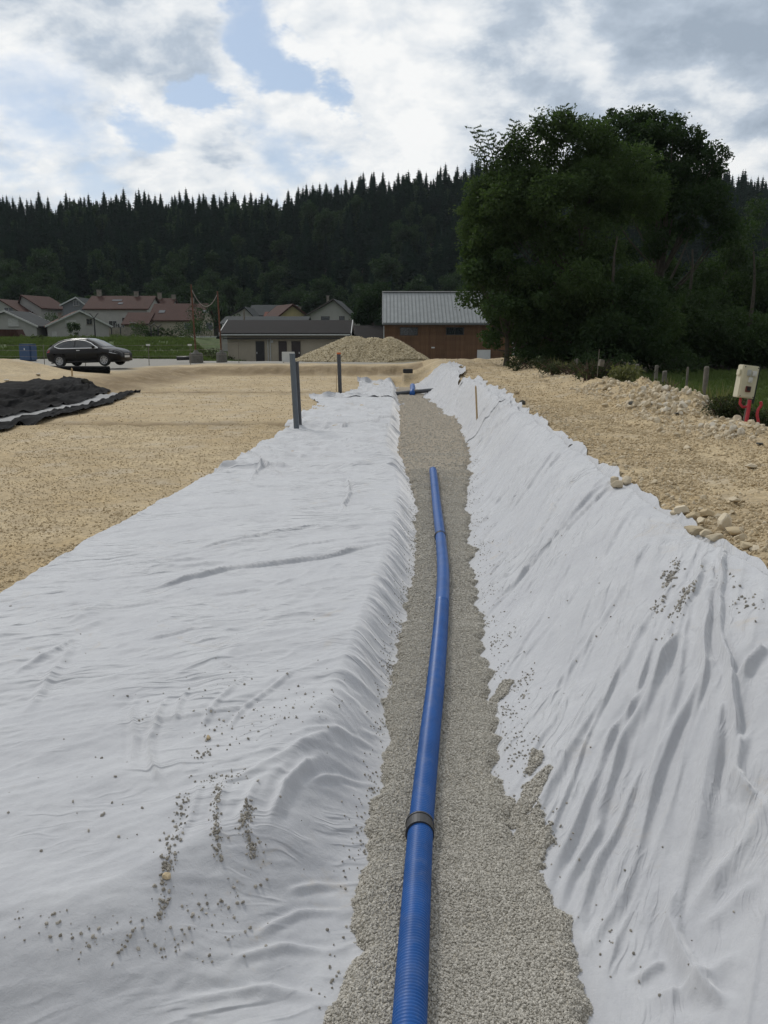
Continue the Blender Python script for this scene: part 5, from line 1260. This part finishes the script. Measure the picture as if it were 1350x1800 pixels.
        m.tube([(x, s_ * (side(x, z) + .014), z) for x, z in loop + loop[:1]], .024, 6, cap=False); m.build('window_trim', m_chrome, t)
        m = MB(); m.box((2.92, s_ * 1.0, 1.0), (.14, .2, .13)); m.build('door_mirror', m_carp, t, bevel=.03)
        for x in (1.78,): 
            m = MB(); m.tube([(x, s_ * (side(x, z) + .003), z) for z in (.30, .5, .7, .94)], .006, 4); m.build('door_seam', m_blk, t)
        m = MB(); m.box((1.95, s_ * (side(1.95, .85) + .012), .85), (.2, .03, .035)); m.build('door_handle', m_chrome, t, bevel=.01)
        m = MB(); m.tube([(x, s_ * (side(x, .25) + .01), .27) for x in (1.25, 2.1, 2.95)], .03, 6); m.build('sill', m_blk, t)
        V = []; hl = [(3.72, .70, .79), (3.88, .66, .775), (4.02, .63, .75), (4.14, .61, .71)]
        for x, a_, b2 in hl: V += [(x, s_ * (side(x, a_) + .012), a_), (x, s_ * (side(x, b2) + .004), b2)]
        mesh_obj('headlight', V, [(0, 2, 3, 1), (2, 4, 5, 3), (4, 6, 7, 5)], m_lampw, t)
        V = []
        for x, a_, b2 in [(.0, .78, .88), (.10, .76, .90), (.26, .80, .92)]: V += [(x - .006, s_ * (side(x, a_) + .012), a_), (x - .006, s_ * (side(x, b2) + .012), b2)]
        mesh_obj('tail_light', V, [(0, 2, 3, 1), (2, 4, 5, 3)], m_lampr, t)
        m = MB(); m.tube([(4.10, s_ * .55, .38), (4.24, s_ * .53, .38)], .05, 12); m.build('fog_light', m_chrome, t)
    # windscreen and tailgate glass follow the shell
    def topz(x): return float(np.interp(x, xs, [s_[6] for s_ in st]))
    def topw(x): return float(np.interp(x, xs, [s_[7] for s_ in st]))
    for nm, x0, x1 in (('windscreen', 2.30, 3.26), ('rear_screen', .08, .58)):
        V = []; F_ = []; xs_ = np.linspace(x0, x1, 12)
        for x in xs_:
            for q in np.linspace(-1, 1, 9):
                w = topw(x) * .93 * q; pr = ring(x)[7:]; z = float(np.interp(abs(w), [p[0] for p in pr[::-1]], [p[1] for p in pr[::-1]])); V.append((x, w, z + .008))
        for i in range(11):
            for j in range(8): F_.append((i * 9 + j, (i + 1) * 9 + j, (i + 1) * 9 + j + 1, i * 9 + j + 1))
        mesh_obj(nm, V, F_, m_carg, t, True)
    m = MB(); m.box((.12, 0, 1.12), (.22, 1.0, .03), M=Matrix.Rotation(R(-28), 3, 'Y')); m.build('roof_spoiler', m_carp, t, bevel=.01)
    m = MB(); m.box((4.262, 0, .60), (.03, .72, .10)); m.build('grille', m_blk, t, bevel=.01)
    m = MB(); m.box((4.284, 0, .625), (.02, .5, .015)); m.box((4.284, 0, .585), (.02, .5, .015)); m.build('grille_bar', m_chrome, t)
    m = MB(); m.box((4.29, 0, .47), (.012, .52, .11)); m.build('number_plate', m_white, t)
    m = MB(); m.box((4.20, 0, .27), (.14, 1.25, .06)); m.build('front_lip', m_blk, t, bevel=.02)
    m = MB(); m.box((2.1, 0, .22), (3.9, 1.3, .06)); m.build('underbody', m_blk, t)
    return t
car = make_car()
yaw = R(-12)
c1 = Vector(at(107.5, 647, 46.6)); c2 = Vector(at(190, 645, 46.05))
car.rotation_mode = 'XYZ'
zA, zB = c1.z + .05, c2.z + .05
pitch = -math.atan2(zB - zA, 2.61)
car.rotation_euler = (0, pitch, yaw)
off_ = Vector((.80, -.79, 0)); off_.rotate(car.rotation_euler)
car.location = Vector((c1.x, c1.y, zA)) - off_

# ------------------------------------------------------------------ buildings
def window(parent, c, w, h, frame=m_frame, glass=m_glass, axis='y', depth=.06, shutter=0., mull=1, sill=True):
    """c = centre on the wall plane; axis 'y': wall faces -y, 'x-' / 'x+': faces along x"""
    root = MB(); f = .06
    def bx(mb, dx, dz, ww, hh_, d0, th):
        if axis == 'y': mb.box((c[0] + dx, c[1] - d0, c[2] + dz), (ww, th, hh_))
        else:
            s_ = -1 if axis == 'x-' else 1; mb.box((c[0] + s_ * d0, c[1] + dx, c[2] + dz), (th, ww, hh_))
    bx(root, 0, h / 2 + f / 2, w + 2 * f, f, .02, depth); bx(root, 0, -h / 2 - f / 2, w + 2 * f, f, .02, depth)
    bx(root, -w / 2 - f / 2, 0, f, h, .02, depth); bx(root, w / 2 + f / 2, 0, f, h, .02, depth)
    for k in range(mull): bx(root, -w / 2 + w * (k + 1) / (mull + 1), 0, .05, h, .02, depth * .8)
    wd = root.build('window', frame, parent)
    g = MB(); bx(g, 0, 0, w, h, .008, .012); g.build('pane', glass, wd)
    if shutter: g = MB(); bx(g, 0, h / 2 * (1 - shutter), w, h * shutter, .03, .03); g.build('shutter', m_shutter, wd)
    if sill: g = MB(); bx(g, 0, -h / 2 - .1, w + .25, .05, .06, .12); g.build('sill', m_stone, wd)
    return wd
def house(name, base, rz, Wd, Ln, eave, ridge, wall, roof, label, ov=.5, rpos=.5, verge=None, chim=(), sky=(), zdrop=1.5, cat='house', group=None):
    """gable faces -y before turning; width along x, ridge along y"""
    t = empty(name, base, rz, label, cat, group); hw = Wd / 2; rx = -hw + Wd * rpos
    m = MB(); m.prism([(-hw, -zdrop), (hw, -zdrop), (hw, eave), (rx, ridge - .12), (-hw, eave)], 'y', 0, Ln); m.build('wall', wall, t)
    m = MB(); th = .2
    sl_ = (ridge - eave) / (rx + hw); sr = (ridge - eave) / (hw - rx)
    yl0, yl1 = -ov, Ln + ov
    for sgn, xe, ze in ((-1, -hw - ov, eave - sl_ * ov), (1, hw + ov, eave - sr * ov)):
        poly = [(rx, ridge), (xe, ze), (xe, ze + th), (rx, ridge + th)]
        m.prism(poly if sgn < 0 else poly[::-1], 'y', yl0, yl1)
    rf = m.build('roof', roof, t)
    if verge is not None:
        q = MB()
        for xe, ze in ((-hw - ov, eave - sl_ * ov), (hw + ov, eave - sr * ov)):
            for yy_ in (yl0 - .03, yl1 + .03):
                poly = [(rx, ridge - .05), (xe, ze - .05), (xe, ze + th + .03), (rx, ridge + th + .03)]; q.prism(poly, 'y', yy_ - .03, yy_ + .03)
        v = q.build('verge_board', verge); v.parent = rf
    for (cx_, cy_, s_, hh_) in chim:
        zc = ridge - abs(cx_ - rx) * (sl_ if cx_ < rx else sr)
        q = MB(); q.box((cx_, cy_, zc + hh_ / 2), (s_, s_, hh_ + .6)); c = q.build('chimney', m_stone if s_ < .9 else wall); c.parent = rf
        q = MB(); q.box((cx_, cy_, zc + hh_ + .33), (s_ + .15, s_ + .15, .08)); k = q.build('chimney_cap', m_conc, t)
    for (sx, sy, w_, h_) in sky:
        slp = sl_ if sx < rx else -sr; zc = ridge + th - abs(sx - rx) * abs(slp); q = MB()
        q.box((sx, sy, zc + .04), (h_, w_, .06), M=Matrix.Rotation(-math.atan(slp), 3, 'Y')); c = q.build('roof_window', m_skyl); c.parent = rf
    return t
def side_house(name, pxl, pxr, D, pye, pyr, dep, zb, wall, roof, label, rz=0., ov=.4, **kw):
    """ridge parallel to the picture: pxl..pxr at the eave, roof plane facing us"""
    a, b2 = at(pxl, pye, D), at(pxr, pye, D); Ln = b2.x - a.x - 2 * ov
    eave = a.z - zb + .1; zr = at(pxl, pyr, D + dep / 2).z - zb - .2
    # turned so that local y runs along +x of the picture; local x then points towards -y
    return house(name, (a.x + ov, D + dep / 2, zb), R(-90) + rz, dep, Ln, eave, zr, wall, roof, label, ov=ov, **kw)
zh = 1.4
# low beige building with three doors
D0 = 83.; zb = at(500, 636, D0).z - .25
LB = side_house('low_building', 388, 617, D0 - .6, 588, 562.5, 8, zb, m_wallb, m_brown, 'long low beige building with a dark tiled roof and three dark doors', verge=m_trim, ov=.6, zdrop=1)
hwL = 4.0
def on_front(px, py): p = at(px, py, D0 + .0); return (p.x - LB.location.x, p.z - zb)   # along the wall, height
def lpx(px): return at(px, 600, D0).x - LB.location.x
for px0, px1, lab, mt in ((451, 466, None, m_blk), (491, 505, None, m_door), (513.5, 529, None, m_door)):
    a, b2 = lpx(px0), lpx(px1); q = MB(); q.box((4.0 + .03, (a + b2) / 2, 1.15), (.10, b2 - a, 2.05)); d_ = q.build('door', mt, LB)
    q = MB(); q.box((4.0 + .10, a + .1 if mt is m_blk else b2 - .12, 1.1), (.04, .05, .18)); h_ = q.build('handle', m_chrome); h_.parent = d_
for px in (472.5, 476.5):
    q = MB(); q.tube([(4.06, lpx(px), -.3), (4.06, lpx(px), 2.4)], .045, 8); q.build('downpipe', m_plgrey, LB)
q = MB(); q.box((4.06, lpx(479), 2.15), (.08, .3, .22)); q.build('lamp_box', m_plgrey, LB)
q = MB(); q.box((4.58, (lpx(390) + lpx(616)) / 2, on_front(400, 588)[1] - .02), (.12, lpx(616) - lpx(390), .12)); q.build('gutter', m_plgrey, LB)
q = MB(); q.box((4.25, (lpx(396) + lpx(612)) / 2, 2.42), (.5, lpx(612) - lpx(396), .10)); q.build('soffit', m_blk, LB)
# dark roofed link building
side_house('link_building', 612, 690, 90, 598, 572, 8, -.8, m_wallg, m_brown, 'dark roofed building squeezed between the beige and the timber building', ov=.3)
# timber building
D1 = 85.; zb1 = -.95
a, b2 = at(672, 569, D1 - .5), at(910, 569, D1 - .5); eave = a.z - zb1; zr = at(700, 515.5, D1 + 5).z - zb1
TBd = empty('timber_building', (a.x + .15, D1, zb1), 0, 'timber clad building with a grey ribbed metal roof and two dark windows', 'building')
Lt = b2.x - a.x - .3
m = MB(); m.prism([(.03, -.5), (10, -.5), (10, eave), (5, zr - .25), (.03, eave)], 'x', .02, Lt - .02); m.build('wall', m_larch, TBd)
nb = 56
wins = [((705, 739), (575, 590)), ((792, 826), (575, 589))]
wr_ = [(at(p[0], 0, D1).x - TBd.location.x, at(p[1], 0, D1).x - TBd.location.x, at(0, q[1], D1).z - zb1, at(0, q[0], D1).z - zb1) for p, q in wins]
bw = Lt / nb; bmesh_cache = {}
for k in range(nb):
    x0 = k * bw; segs = [(-.3, eave - .02)]
    for (wa, wb, z0_, z1_) in wr_:
        if x0 + bw > wa and x0 < wb: segs = [(-.3, z0_), (z1_, eave - .02)]
    for (z0_, z1_) in segs:
        key = round(z1_ - z0_, 2)
        if key not in bmesh_cache:
            q = MB(); q.box((0, 0, 0), (bw - .035, .03, z1_ - z0_)); ob = q.build('board', m_larch, TBd); bmesh_cache[key] = ob.data
        else:
            ob = bpy.data.objects.new('board', bmesh_cache[key]); COL.objects.link(ob); ob.parent = TBd
        ob.location = (x0 + bw / 2, -.005 - .012 * ((k * 7) % 3) / 2, (z0_ + z1_) / 2)
for (wa, wb, z0_, z1_) in wr_: window(TBd, ((wa + wb) / 2, .03, (z0_ + z1_) / 2), wb - wa - .12, z1_ - z0_ - .12, m_dkframe, m_glass, mull=1, depth=.12, sill=False)
m = MB(); m.prism([(-.5, eave - .02), (5, zr), (5, zr + .12), (-.5, eave + .1)], 'x', -.15, Lt + .25); m.prism([(5, zr), (10.5, eave - .02), (10.5, eave + .1), (5, zr + .12)], 'x', -.15, Lt + .25)
TR = m.build('roof', m_metroof, TBd)
nr = 36; sl_ = math.atan2(zr - eave + .02, 5.5); ln = math.hypot(5.5, zr - eave)
q = MB(); q.box((0, 0, 0), (.05, ln, .06)); rb = q.build('roof_rib', m_rib, None); rb.parent = TR
for k in range(nr + 1):
    o = rb if k == 0 else rb.copy()
    if k: COL.objects.link(o)
    o.parent = TR; o.location = (-.12 + k * (Lt + .34) / nr, 2.25, (eave + zr) / 2 + .14); o.rotation_euler = (sl_, 0, 0)
boxo('ridge_cap', (Lt / 2 + .05, 5, zr + .16), (Lt + .45, .35, .08), m_trim, TBd)
boxo('gutter', (Lt / 2 + .05, -.56, eave - .06), (Lt + .4, .12, .10), m_rib, TBd)
for s_ in (-.12, Lt + .22): 
    m = MB(); m.prism([(-.52, eave - .1), (5, zr - .06), (5, zr + .16), (-.52, eave + .14)], 'x', s_ - .04, s_ + .04); m.build('verge_board', m_trim, TBd)
boxo('downpipe', (.0, -.10, eave / 2 - .2), (.09, .09, eave), m_plgrey, TBd)
xa_ = at(904, 600, D1).x - TBd.location.x; boxo('corner_panel', (xa_, -.06, 1.2), (.45, .08, 2.6), m_trim, TBd)
xa_, xb_ = at(852, 0, D1).x - TBd.location.x, at(877, 0, D1).x - TBd.location.x; za_, zb_ = at(0, 636, D1).z - zb1, at(0, 615, D1).z - zb1
boxo('white_hatch', ((xa_ + xb_) / 2, -.08, (za_ + zb_) / 2 - .1), (xb_ - xa_, .1, zb_ - za_ + .2), m_white, TBd)
xa_ = at(768, 0, D1).x - TBd.location.x; boxo('small_plate', (xa_, -.06, at(0, 611, D1).z - zb1), (.32, .04, .12), m_white, TBd)

# houses in the village
def gable_px(pxl, pxr, pxp, pye, pyp, D, Ln, wall, roof, label, rz=0., verge=m_trim, ov=.45, **kw):
    """gable facing us; pxl/pxr wall corners, pxp/pyp peak, pye eave height"""
    a, b2 = at(pxl, pye, D), at(pxr, pye, D); Wd = (b2.x - a.x) / math.cos(rz); pk = at(pxp, pyp, D)
    base = Vector(((a.x + b2.x) / 2, D, zh)); return house('village_house', base, rz, Wd, Ln, a.z - zh, pk.z - zh - .2, wall, roof, label, ov=ov, rpos=min(max((pk.x - a.x) / (b2.x - a.x), .2), .8), verge=verge, **kw), Wd
h1, w1 = gable_px(-62, 64, 9, 573, 545.5, 140, 9, m_wall, m_slate, 'white gabled house at the left picture edge with a closed shutter')
window(h1, (w1 / 2 - (64 - 25) / FPX * 140, 0, at(0, 567, 140).z - zh), 1.5, 1.1, shutter=1.)
h4, w4 = gable_px(92, 186, 139, 573, 545, 141, 11, m_wall, m_redroof2, 'white gabled house with a bright red roof slope, behind the car', rz=R(24), verge=m_plgrey, chim=((-2.6, 3, .5, .8),))
window(h4, (-1.2, 0, at(0, 569, 141).z - zh), 1.5, 1.0, shutter=.55); window(h4, (w4 * .17, 0, at(0, 565.5, 141).z - zh), .75, .8, m_oldwood, m_glass, mull=1)
window(h4, (-w4 / 2 + .9, 0, .5), .55, .75, shutter=1, sill=False)
h2, w2 = gable_px(-40, 40, -2, 552, 525, 166, 12, m_wall, m_redroof, 'pale house with a dark red roof peeking up behind the leftmost house', verge=None)
window(h2, (w2 * .20, 0, at(0, 545, 166).z - zh), 1.6, .9)
h3, w3 = gable_px(30, 74, 33, 541, 518, 172, 9, m_wall, m_redroof, 'small house with a long sloping red-brown roof below the forest', rz=R(-12), verge=None)
window(h3, (w3 * .05, 0, 3.9), 1.1, 2.0, mull=1); window(h3, (w3 * .22, 0, 2.6), 1.3, 1.2, mull=1)
h5, w5 = gable_px(110, 150, 134, 536, 522, 172, 10, m_wallg, m_slate, 'grey gabled house behind the red-roofed row', verge=m_plgrey)
window(h5, (w5 * .1, 0, at(0, 533, 172).z - zh), 1., .9)
h6 = side_house('village_house', 145, 262, 160, 544, 520, 11, zh, m_wall, m_redroof, 'long white row house with a red-brown roof and roof windows', chim=((-.1, 1.0, .7, 1.0), (.1, 8.0, .7, .7)), sky=((2.2, 5, 1.8, .6), (3.6, 6, .8, .8)))
for px, w_, h_, z_ in ((163, 1.4, 1.6, 2.1), (172, .7, 1.7, 1.6), (184, .6, .9, 2.2), (200, 3.6, 2.2, 2.4)):
    x_ = at(px, 0, 160).x - h6.location.x; window(h6, (5.5, x_, z_), w_, h_, axis='x+', mull=1 if w_ < 2 else 2)
h7 = side_house('village_house', 214, 262, 146, 571, 549, 8, zh, m_wallb, m_redroof, 'lower red-roofed annex in front of the row house', chim=())
window(h7, (4., 1.4, 2.0), .8, .8, axis='x+'); 
h8 = side_house('village_house', 258, 357, 148, 564, 533.5, 11, zh, m_wallb, m_redroof, 'long red-brown roofed house left of the rusty poles', chim=((-.5, 6.1, .55, 1.1),), sky=((3., 1.6, 1.0, 1.), (3., 9.0, .9, .9)))
for px, w_, h_, z_ in ((303, .8, .9, 1.9), (313, .9, .9, 1.9), (321, .4, 1.4, 1.5), (326, .4, 1.4, 1.5), (345, 1.0, 1.1, 1.8)):
    x_ = at(px, 0, 148).x - h8.location.x; window(h8, (5.5, x_, z_), w_, h_, axis='x+', mull=0)
h6b = side_house('village_house', 235, 300, 172, 548, 524, 10, zh, m_wall, m_redroof, 'red-brown roof rising behind the middle of the row houses', chim=((.2, 3.6, .7, 1.), (.2, 6.4, .7, .6)))
h9, w9 = gable_px(395, 450, 430, 562, 539, 150, 14, m_wall, m_slate, 'white gable with a grey roof behind the left end of the beige building', verge=None)
side_house('village_house', 436, 520, 158, 556, 536, 9, zh, m_wall, m_slate, 'house with a plain grey tiled roof beside the yellow gable')
side_house('village_house', 462, 500, 146, 562, 548, 6, zh, m_wallb, m_redroof2, 'small orange-red roofed annex beside the yellow gable')
h10, w10 = gable_px(486, 545, 514, 561, 534, 140, 9, m_wally, m_redroof, 'yellow gabled house with a red-brown roof and red chimney', rz=R(22), verge=m_redroof, chim=((2.2, 4.5, .75, 1.3),))
h11, w11 = gable_px(531, 622, 586, 560, 525, 135, 10, m_wall, m_slate, 'pale gabled house with a dark roof above the beige building', rz=R(-4), verge=m_dkframe, ov=.5, chim=((-.1, .8, .35, .9),))
window(h11, (-w11 * .05, 0, at(0, 562, 135).z - zh), 1.2, .9, m_dkframe); window(h11, (w11 * .27, 0, at(0, 561, 135).z - zh), .7, .8, m_dkframe)
side_house('village_house', 386, 540, 108, 572, 556, 9, 0.9, m_wallg, m_slate, 'long slate-roofed building directly behind the low beige one', ov=.4)
hb_, wb_ = gable_px(388, 408, 398, 590, 578, 101, 8, m_wall, m_slate, 'narrow pale house end showing left of the beige building', verge=None)
window(hb_, (-.2, 0, .9), .35, 1.2)
# stone wall, garden shrubs and street lamps
b_ = at(236, 586, 132); o = boxo('garden_wall', (0, 0, .5), (7.5, .3, 2.0), m_stone); o.location = (b_.x, b_.y, zh); tag(o, 'low stone garden wall in front of the red-roofed annex', 'wall')
b_ = at(-4, 590, 110); o = MB(); o.prism([(-1.9, 0), (2.0, 0), (1.6, 1.0), (-1.9, 1.0)], 'y', -1, 1); o = o.build('shed', m_redroof); o.location = (b_.x + 1.2, b_.y, 1.45); tag(o, 'low dark red shed roof at the left picture edge', 'shed')
m = MB(); a_, b_ = at(313, 593, 118), at(384, 593, 118); m.box(((a_.x + b_.x) / 2, a_.y, a_.z), (b_.x - a_.x, .08, .30)); o = m.build('guard_rail', m_trim); tag(o, 'pale horizontal guard rail behind the rusty poles', 'guard rail')
def lamp(px, pyt, D, label, two=True):
    b_ = at(px, 600, D); z0 = T1(b_.x, b_.y); h_ = at(px, pyt, D).z - z0
    t = empty('street_lamp', (b_.x, b_.y, z0), 0, label, 'street lamp', 'forked street lamps')
    m = MB(); m.tube([(0, 0, 0), (0, 0, h_ * .85)], [.09, .06], 8); m.build('post', m_blk, t)
    for s_ in (-1, 1):
        m = MB(); m.tube([(0, 0, h_ * .83), (s_ * .18, 0, h_ * .92), (s_ * .36, 0, h_)], [.05, .045, .04], 6); m.build('arm', m_blk, t)
        m = MB(); m.tube([(s_ * .33, 0, h_ - .02), (s_ * .50, 0, h_ + .10)], [.06, .02], 8); m.build('lamp_head', m_dkframe, t)
lamp(168, 552, 92, 'tall forked street lamp right above the car'); lamp(266.5, 569, 96, 'forked street lamp in front of the right-hand red-roofed house'); lamp(279, 571, 100, 'forked street lamp just right of a similar lamp near the hedge')
lamp(197, 574, 112, 'distant thin lamp beside the stone garden wall'); lamp(213, 572, 114, 'distant thin lamp left of the garden hedge')
def shrub(px, pyb, D, w, h, mat, label, seed, group=None, leaf=.2): 
    p = Vector(at(px, pyb, D)); p.z = T1(p.x, p.y); return bush(p, w, w * .7, h, mat, label, n=900, leaf=leaf, seed=seed, group=group)
shrub(132, 592, 112, .75, 2.5, m_ashd, 'small dark tree-like shrub before the white gabled house', 40)
shrub(250, 590, 108, 1.6, 2.4, m_ashd, 'dark rounded shrub at the left end of the garden hedge', 41)
shrub(348, 590, 112, 2.2, 3.0, m_ashd, 'dark reddish shrub behind the taller rusty pole', 42)
shrub(330, 586, 125, 2.2, 2.6, m_broad, 'green shrub against the right-hand red-roofed house', 43)
shrub(375, 588, 120, 4.5, 6.5, m_broad, 'large dark shrub between the village and the beige building', 44, leaf=.3)
shrub(60, 572, 150, 4, 4.5, m_ashd, 'dark tree between the two left white houses', 45, leaf=.3); shrub(95, 560, 160, 4, 5.5, m_ashd, 'dark tree above the bright red roof', 46, leaf=.3)
shrub(360, 606, 80, 1.7, 1.0, m_weed, 'low scrub between the two rusty poles', 47, leaf=.14)
shrub(395, 606, 82, 1.2, .9, m_weed, 'low weeds at the corner of the beige building', 48, leaf=.14)
ORD = ['leftmost', 'second from left', 'third from left', 'fourth from left', 'fourth from right', 'third from right', 'second from right', 'rightmost']
for k, px in enumerate(range(258, 306, 6)):
    p = Vector(at(px + random.uniform(-1, 1), 592, 106)); p.z = T1(p.x, p.y); hh_ = random.uniform(1.3, 2.0)
    bush(p, .3, .3, hh_, m_ashd, ORD[k] + ' of the small conical conifers in the dark garden hedge', n=260, leaf=.14, name='hedge_conifer', cat='hedge shrub', seed=60 + k, group='hedge conifers in a row')
for k in range(12):
    px = random.uniform(-60, 320); D = random.uniform(84, 92); p = Vector(at(px, 600, D)); p.z = T1(p.x, p.y)
    bush(p, random.uniform(.8, 1.8), .7, random.uniform(.4, .7), m_grass if k % 3 else m_weed, 'low green shrub along the crest of the grass bank', n=320, leaf=.16, seed=90 + k, group='low shrubs on the bank crest')

# ------------------------------------------------------------------ forest
def spruce_mesh(seed, dens=1.):
    r_ = random.Random(seed); V = []; F = []; H_ = 20.; nw = 30
    for i in range(nw):
        q = i / (nw - 1); z = H_ * (.10 + .885 * q); L = (3.9 * (1 - q) ** .70 + .10) * r_.uniform(.82, 1.12); nb_ = max(4, int((11 - 5 * q) * dens))
        a0 = r_.uniform(0, 6.28)
        for b in range(nb_):
            a = a0 + 6.283 * b / nb_ + r_.uniform(-.3, .3); z = H_ * (.10 + .885 * q) + r_.uniform(-.35, .30) * (1 - q * .6); l_ = L * r_.uniform(.6, 1.15); c, s_ = math.cos(a), math.sin(a); dz = r_.uniform(.16, .42) * l_
            p0 = (0, z + .1 * l_); seg = []
            for t_ in (0, .4, .75, 1.): seg.append((l_ * t_, z - dz * (t_ ** 1.2) + (.10 * l_ if t_ == 1 else 0)))
            w = [.12 * l_, .30 * l_, .24 * l_]
            for k in range(3):
                (ra, za), (rb_, zb_) = seg[k], seg[k + 1]; n0 = len(V); ww = w[k]
                V += [(c * ra, s_ * ra, za), (c * rb_, s_ * rb_, zb_), (c * (ra * .6 + rb_ * .4) - s_ * ww, s_ * (ra * .6 + rb_ * .4) + c * ww, (za + zb_) / 2 - .22 * ww - .12), (c * (ra * .6 + rb_ * .4) + s_ * ww, s_ * (ra * .6 + rb_ * .4) - c * ww, (za + zb_) / 2 - .22 * ww - .12),
                      (c * (ra + rb_) / 2, s_ * (ra + rb_) / 2, (za + zb_) / 2 - .32 * ww - .35)]
                F += [(n0, n0 + 1, n0 + 2), (n0, n0 + 3, n0 + 1), (n0, n0 + 4, n0 + 1)]
    n_ = 9; lv = [(.07 + .9 * k / 13) for k in range(14)]; n0 = len(V)  # jagged solid inner cone, added to block light through the branch gaps
    for k, q in enumerate(lv):
        for j in range(n_):
            rr2 = (3.8 * (1 - q) ** .74) * (.62 if k % 2 else .36) * r_.uniform(.8, 1.15); aa = 6.283 * j / n_ + k * .3
            V.append((rr2 * math.cos(aa), rr2 * math.sin(aa), H_ * q - (.5 if k % 2 else 0)))
    F += [(n0 + k * n_ + j, n0 + k * n_ + (j + 1) % n_, n0 + (k + 1) * n_ + (j + 1) % n_, n0 + (k + 1) * n_ + j) for k in range(13) for j in range(n_)]
    n0 = len(V); V += [(.16, 0, 0), (-.08, .14, 0), (-.08, -.14, 0), (0, 0, H_ + .5)]; F += [(n0, n0 + 1, n0 + 3), (n0 + 1, n0 + 2, n0 + 3), (n0 + 2, n0, n0 + 3)]
    me = bpy.data.meshes.new('spruce_crown'); me.from_pydata(V, [], F); me.materials.append(m_spruce); me.update(); return me
spr = [spruce_mesh(400 + k) for k in range(6)]
def round_mesh(seed):
    rg = np.random.default_rng(seed); E_ = [(0, 0, 6.2, 3.4, 3.4, 4.4), (.8, .4, 8.2, 2.4, 2.4, 3.0), (-.9, .2, 4.6, 3.2, 3.0, 2.6)]
    cl = crown_clumps(E_, 46, .8, 1.5, rg); V, F = clump_leaves(cl, 62, .62, rg, .6)
    me = bpy.data.meshes.new('round_crown'); me.from_pydata(V.tolist(), [], F.tolist()); me.materials.append(m_broad); me.update(); return me
rnd = [round_mesh(500 + k) for k in range(5)]
fr = random.Random(12); spots = []
def fspot(y0, y1, step):
    y = y0
    while y < y1:
        x = -.95 * y
        while x < .9 * y:
            spots.append((x + fr.uniform(-.45, .45) * step, y + fr.uniform(-.45, .45) * step)); x += step * fr.uniform(.85, 1.15)
        y += step * .9
fspot(186, 235, 6.0); fspot(235, 300, 5.0); fspot(300, 385, 4.4)
conif, broad = [], []
SX = np.array([s_[0] for s_ in spots]); SY = np.array([s_[1] for s_ in spots]); SZ = terrain(SX, SY); NB = fbm(SX / 38, SY / 38, 3, 191)
for (x, y), z, nb_ in zip(spots, SZ, NB):
    lft = max(0, min(1, (-x / y - .10) / .25)); pb_ = .45 * max(0, 1 - (y - 186) / 60) + .42 * lft * max(0, 1 - (y - 200) / 130) + .35 * nb_ * (y < 300)
    if y < 197: pb_ = .9
    if fr.random() < max(pb_, .08) and y < 335: broad.append((x, y, z, fr.uniform(.75, 1.3) * (.8 if y < 204 else 1.)))
    else: conif.append((x, y, z, fr.uniform(.52, 1.02) * (.62 if y < 215 else .85 if y < 300 else .95)))
broad.sort(key=lambda q: q[1]); 
broad = [q for q in broad if abs(q[0]) < .52 * q[1] or fr.random() < .35]
while len(broad) > 300: broad.pop(fr.randrange(120, len(broad)))
conif.sort(key=lambda q: q[1] + (200 if abs(q[0]) > .5 * q[1] else 0))
for (x, y, z, s_) in broad:
    o = bpy.data.objects.new('forest_broadleaf', rnd[fr.randrange(5)]); COL.objects.link(o); o.location = (x, y, z - .4); o.scale = (s_ * fr.uniform(.9, 1.2), s_ * fr.uniform(.9, 1.2), s_ * 1.1); o.rotation_euler = (0, 0, fr.uniform(0, 6.28))
    tag(o, 'rounded broadleaf tree among the dark spruces of the hillside forest', 'tree', 'broadleaf trees of the hillside forest')
print('spruces', len(conif), 'broad', len(broad))
for (x, y, z, s_) in conif[:300]:
    o = bpy.data.objects.new('spruce_tree', spr[fr.randrange(6)]); COL.objects.link(o); o.location = (x, y, z - .4); w_ = fr.uniform(.85, 1.45); o.scale = (s_ * w_, s_ * w_, s_); o.rotation_euler = (0, 0, fr.uniform(0, 6.28))
    tag(o, 'dark pointed spruce among the rows of the hillside forest', 'tree', 'spruces of the hillside forest')
rest = np.array(conif[300:])
o = scatter('spruce_forest', rest[:, :3] - np.array([0, 0, .4]), rest[:, 3], m_spruce, 'dark mass of spruces covering the upper hillside', upright=True, shapes=spr)
ta = o.data.attributes['turn']; arr = np.zeros(len(rest) * 3, np.float32); ta.data.foreach_get('vector', arr); arr = arr.reshape(-1, 3); arr[:, :2] *= .12; ta.data.foreach_set('vector', arr.ravel())

# ------------------------------------------------------------------ faint summer haze
hm = bpy.data.materials.new('haze'); hm.use_nodes = True; ht = hm.node_tree; ht.nodes.clear()
pv = N(ht, 'ShaderNodeVolumePrincipled'); pv.inputs['Color'].default_value = (.80, .88, .96, 1); pv.inputs['Density'].default_value = .0001
hO = N(ht, 'ShaderNodeOutputMaterial'); ht.links.new(pv.outputs[0], hO.inputs['Volume'])
zlo = float(GZ.min()) - 1.0
q = MB(); q.box((0, (gy[0] + gy[-1]) / 2, (zlo + 90) / 2), (gx[-1] * 2 + 80, gy[-1] - gy[0] + 20, 90 - zlo)); o = q.build('haze', hm); o['kind'] = 'stuff'
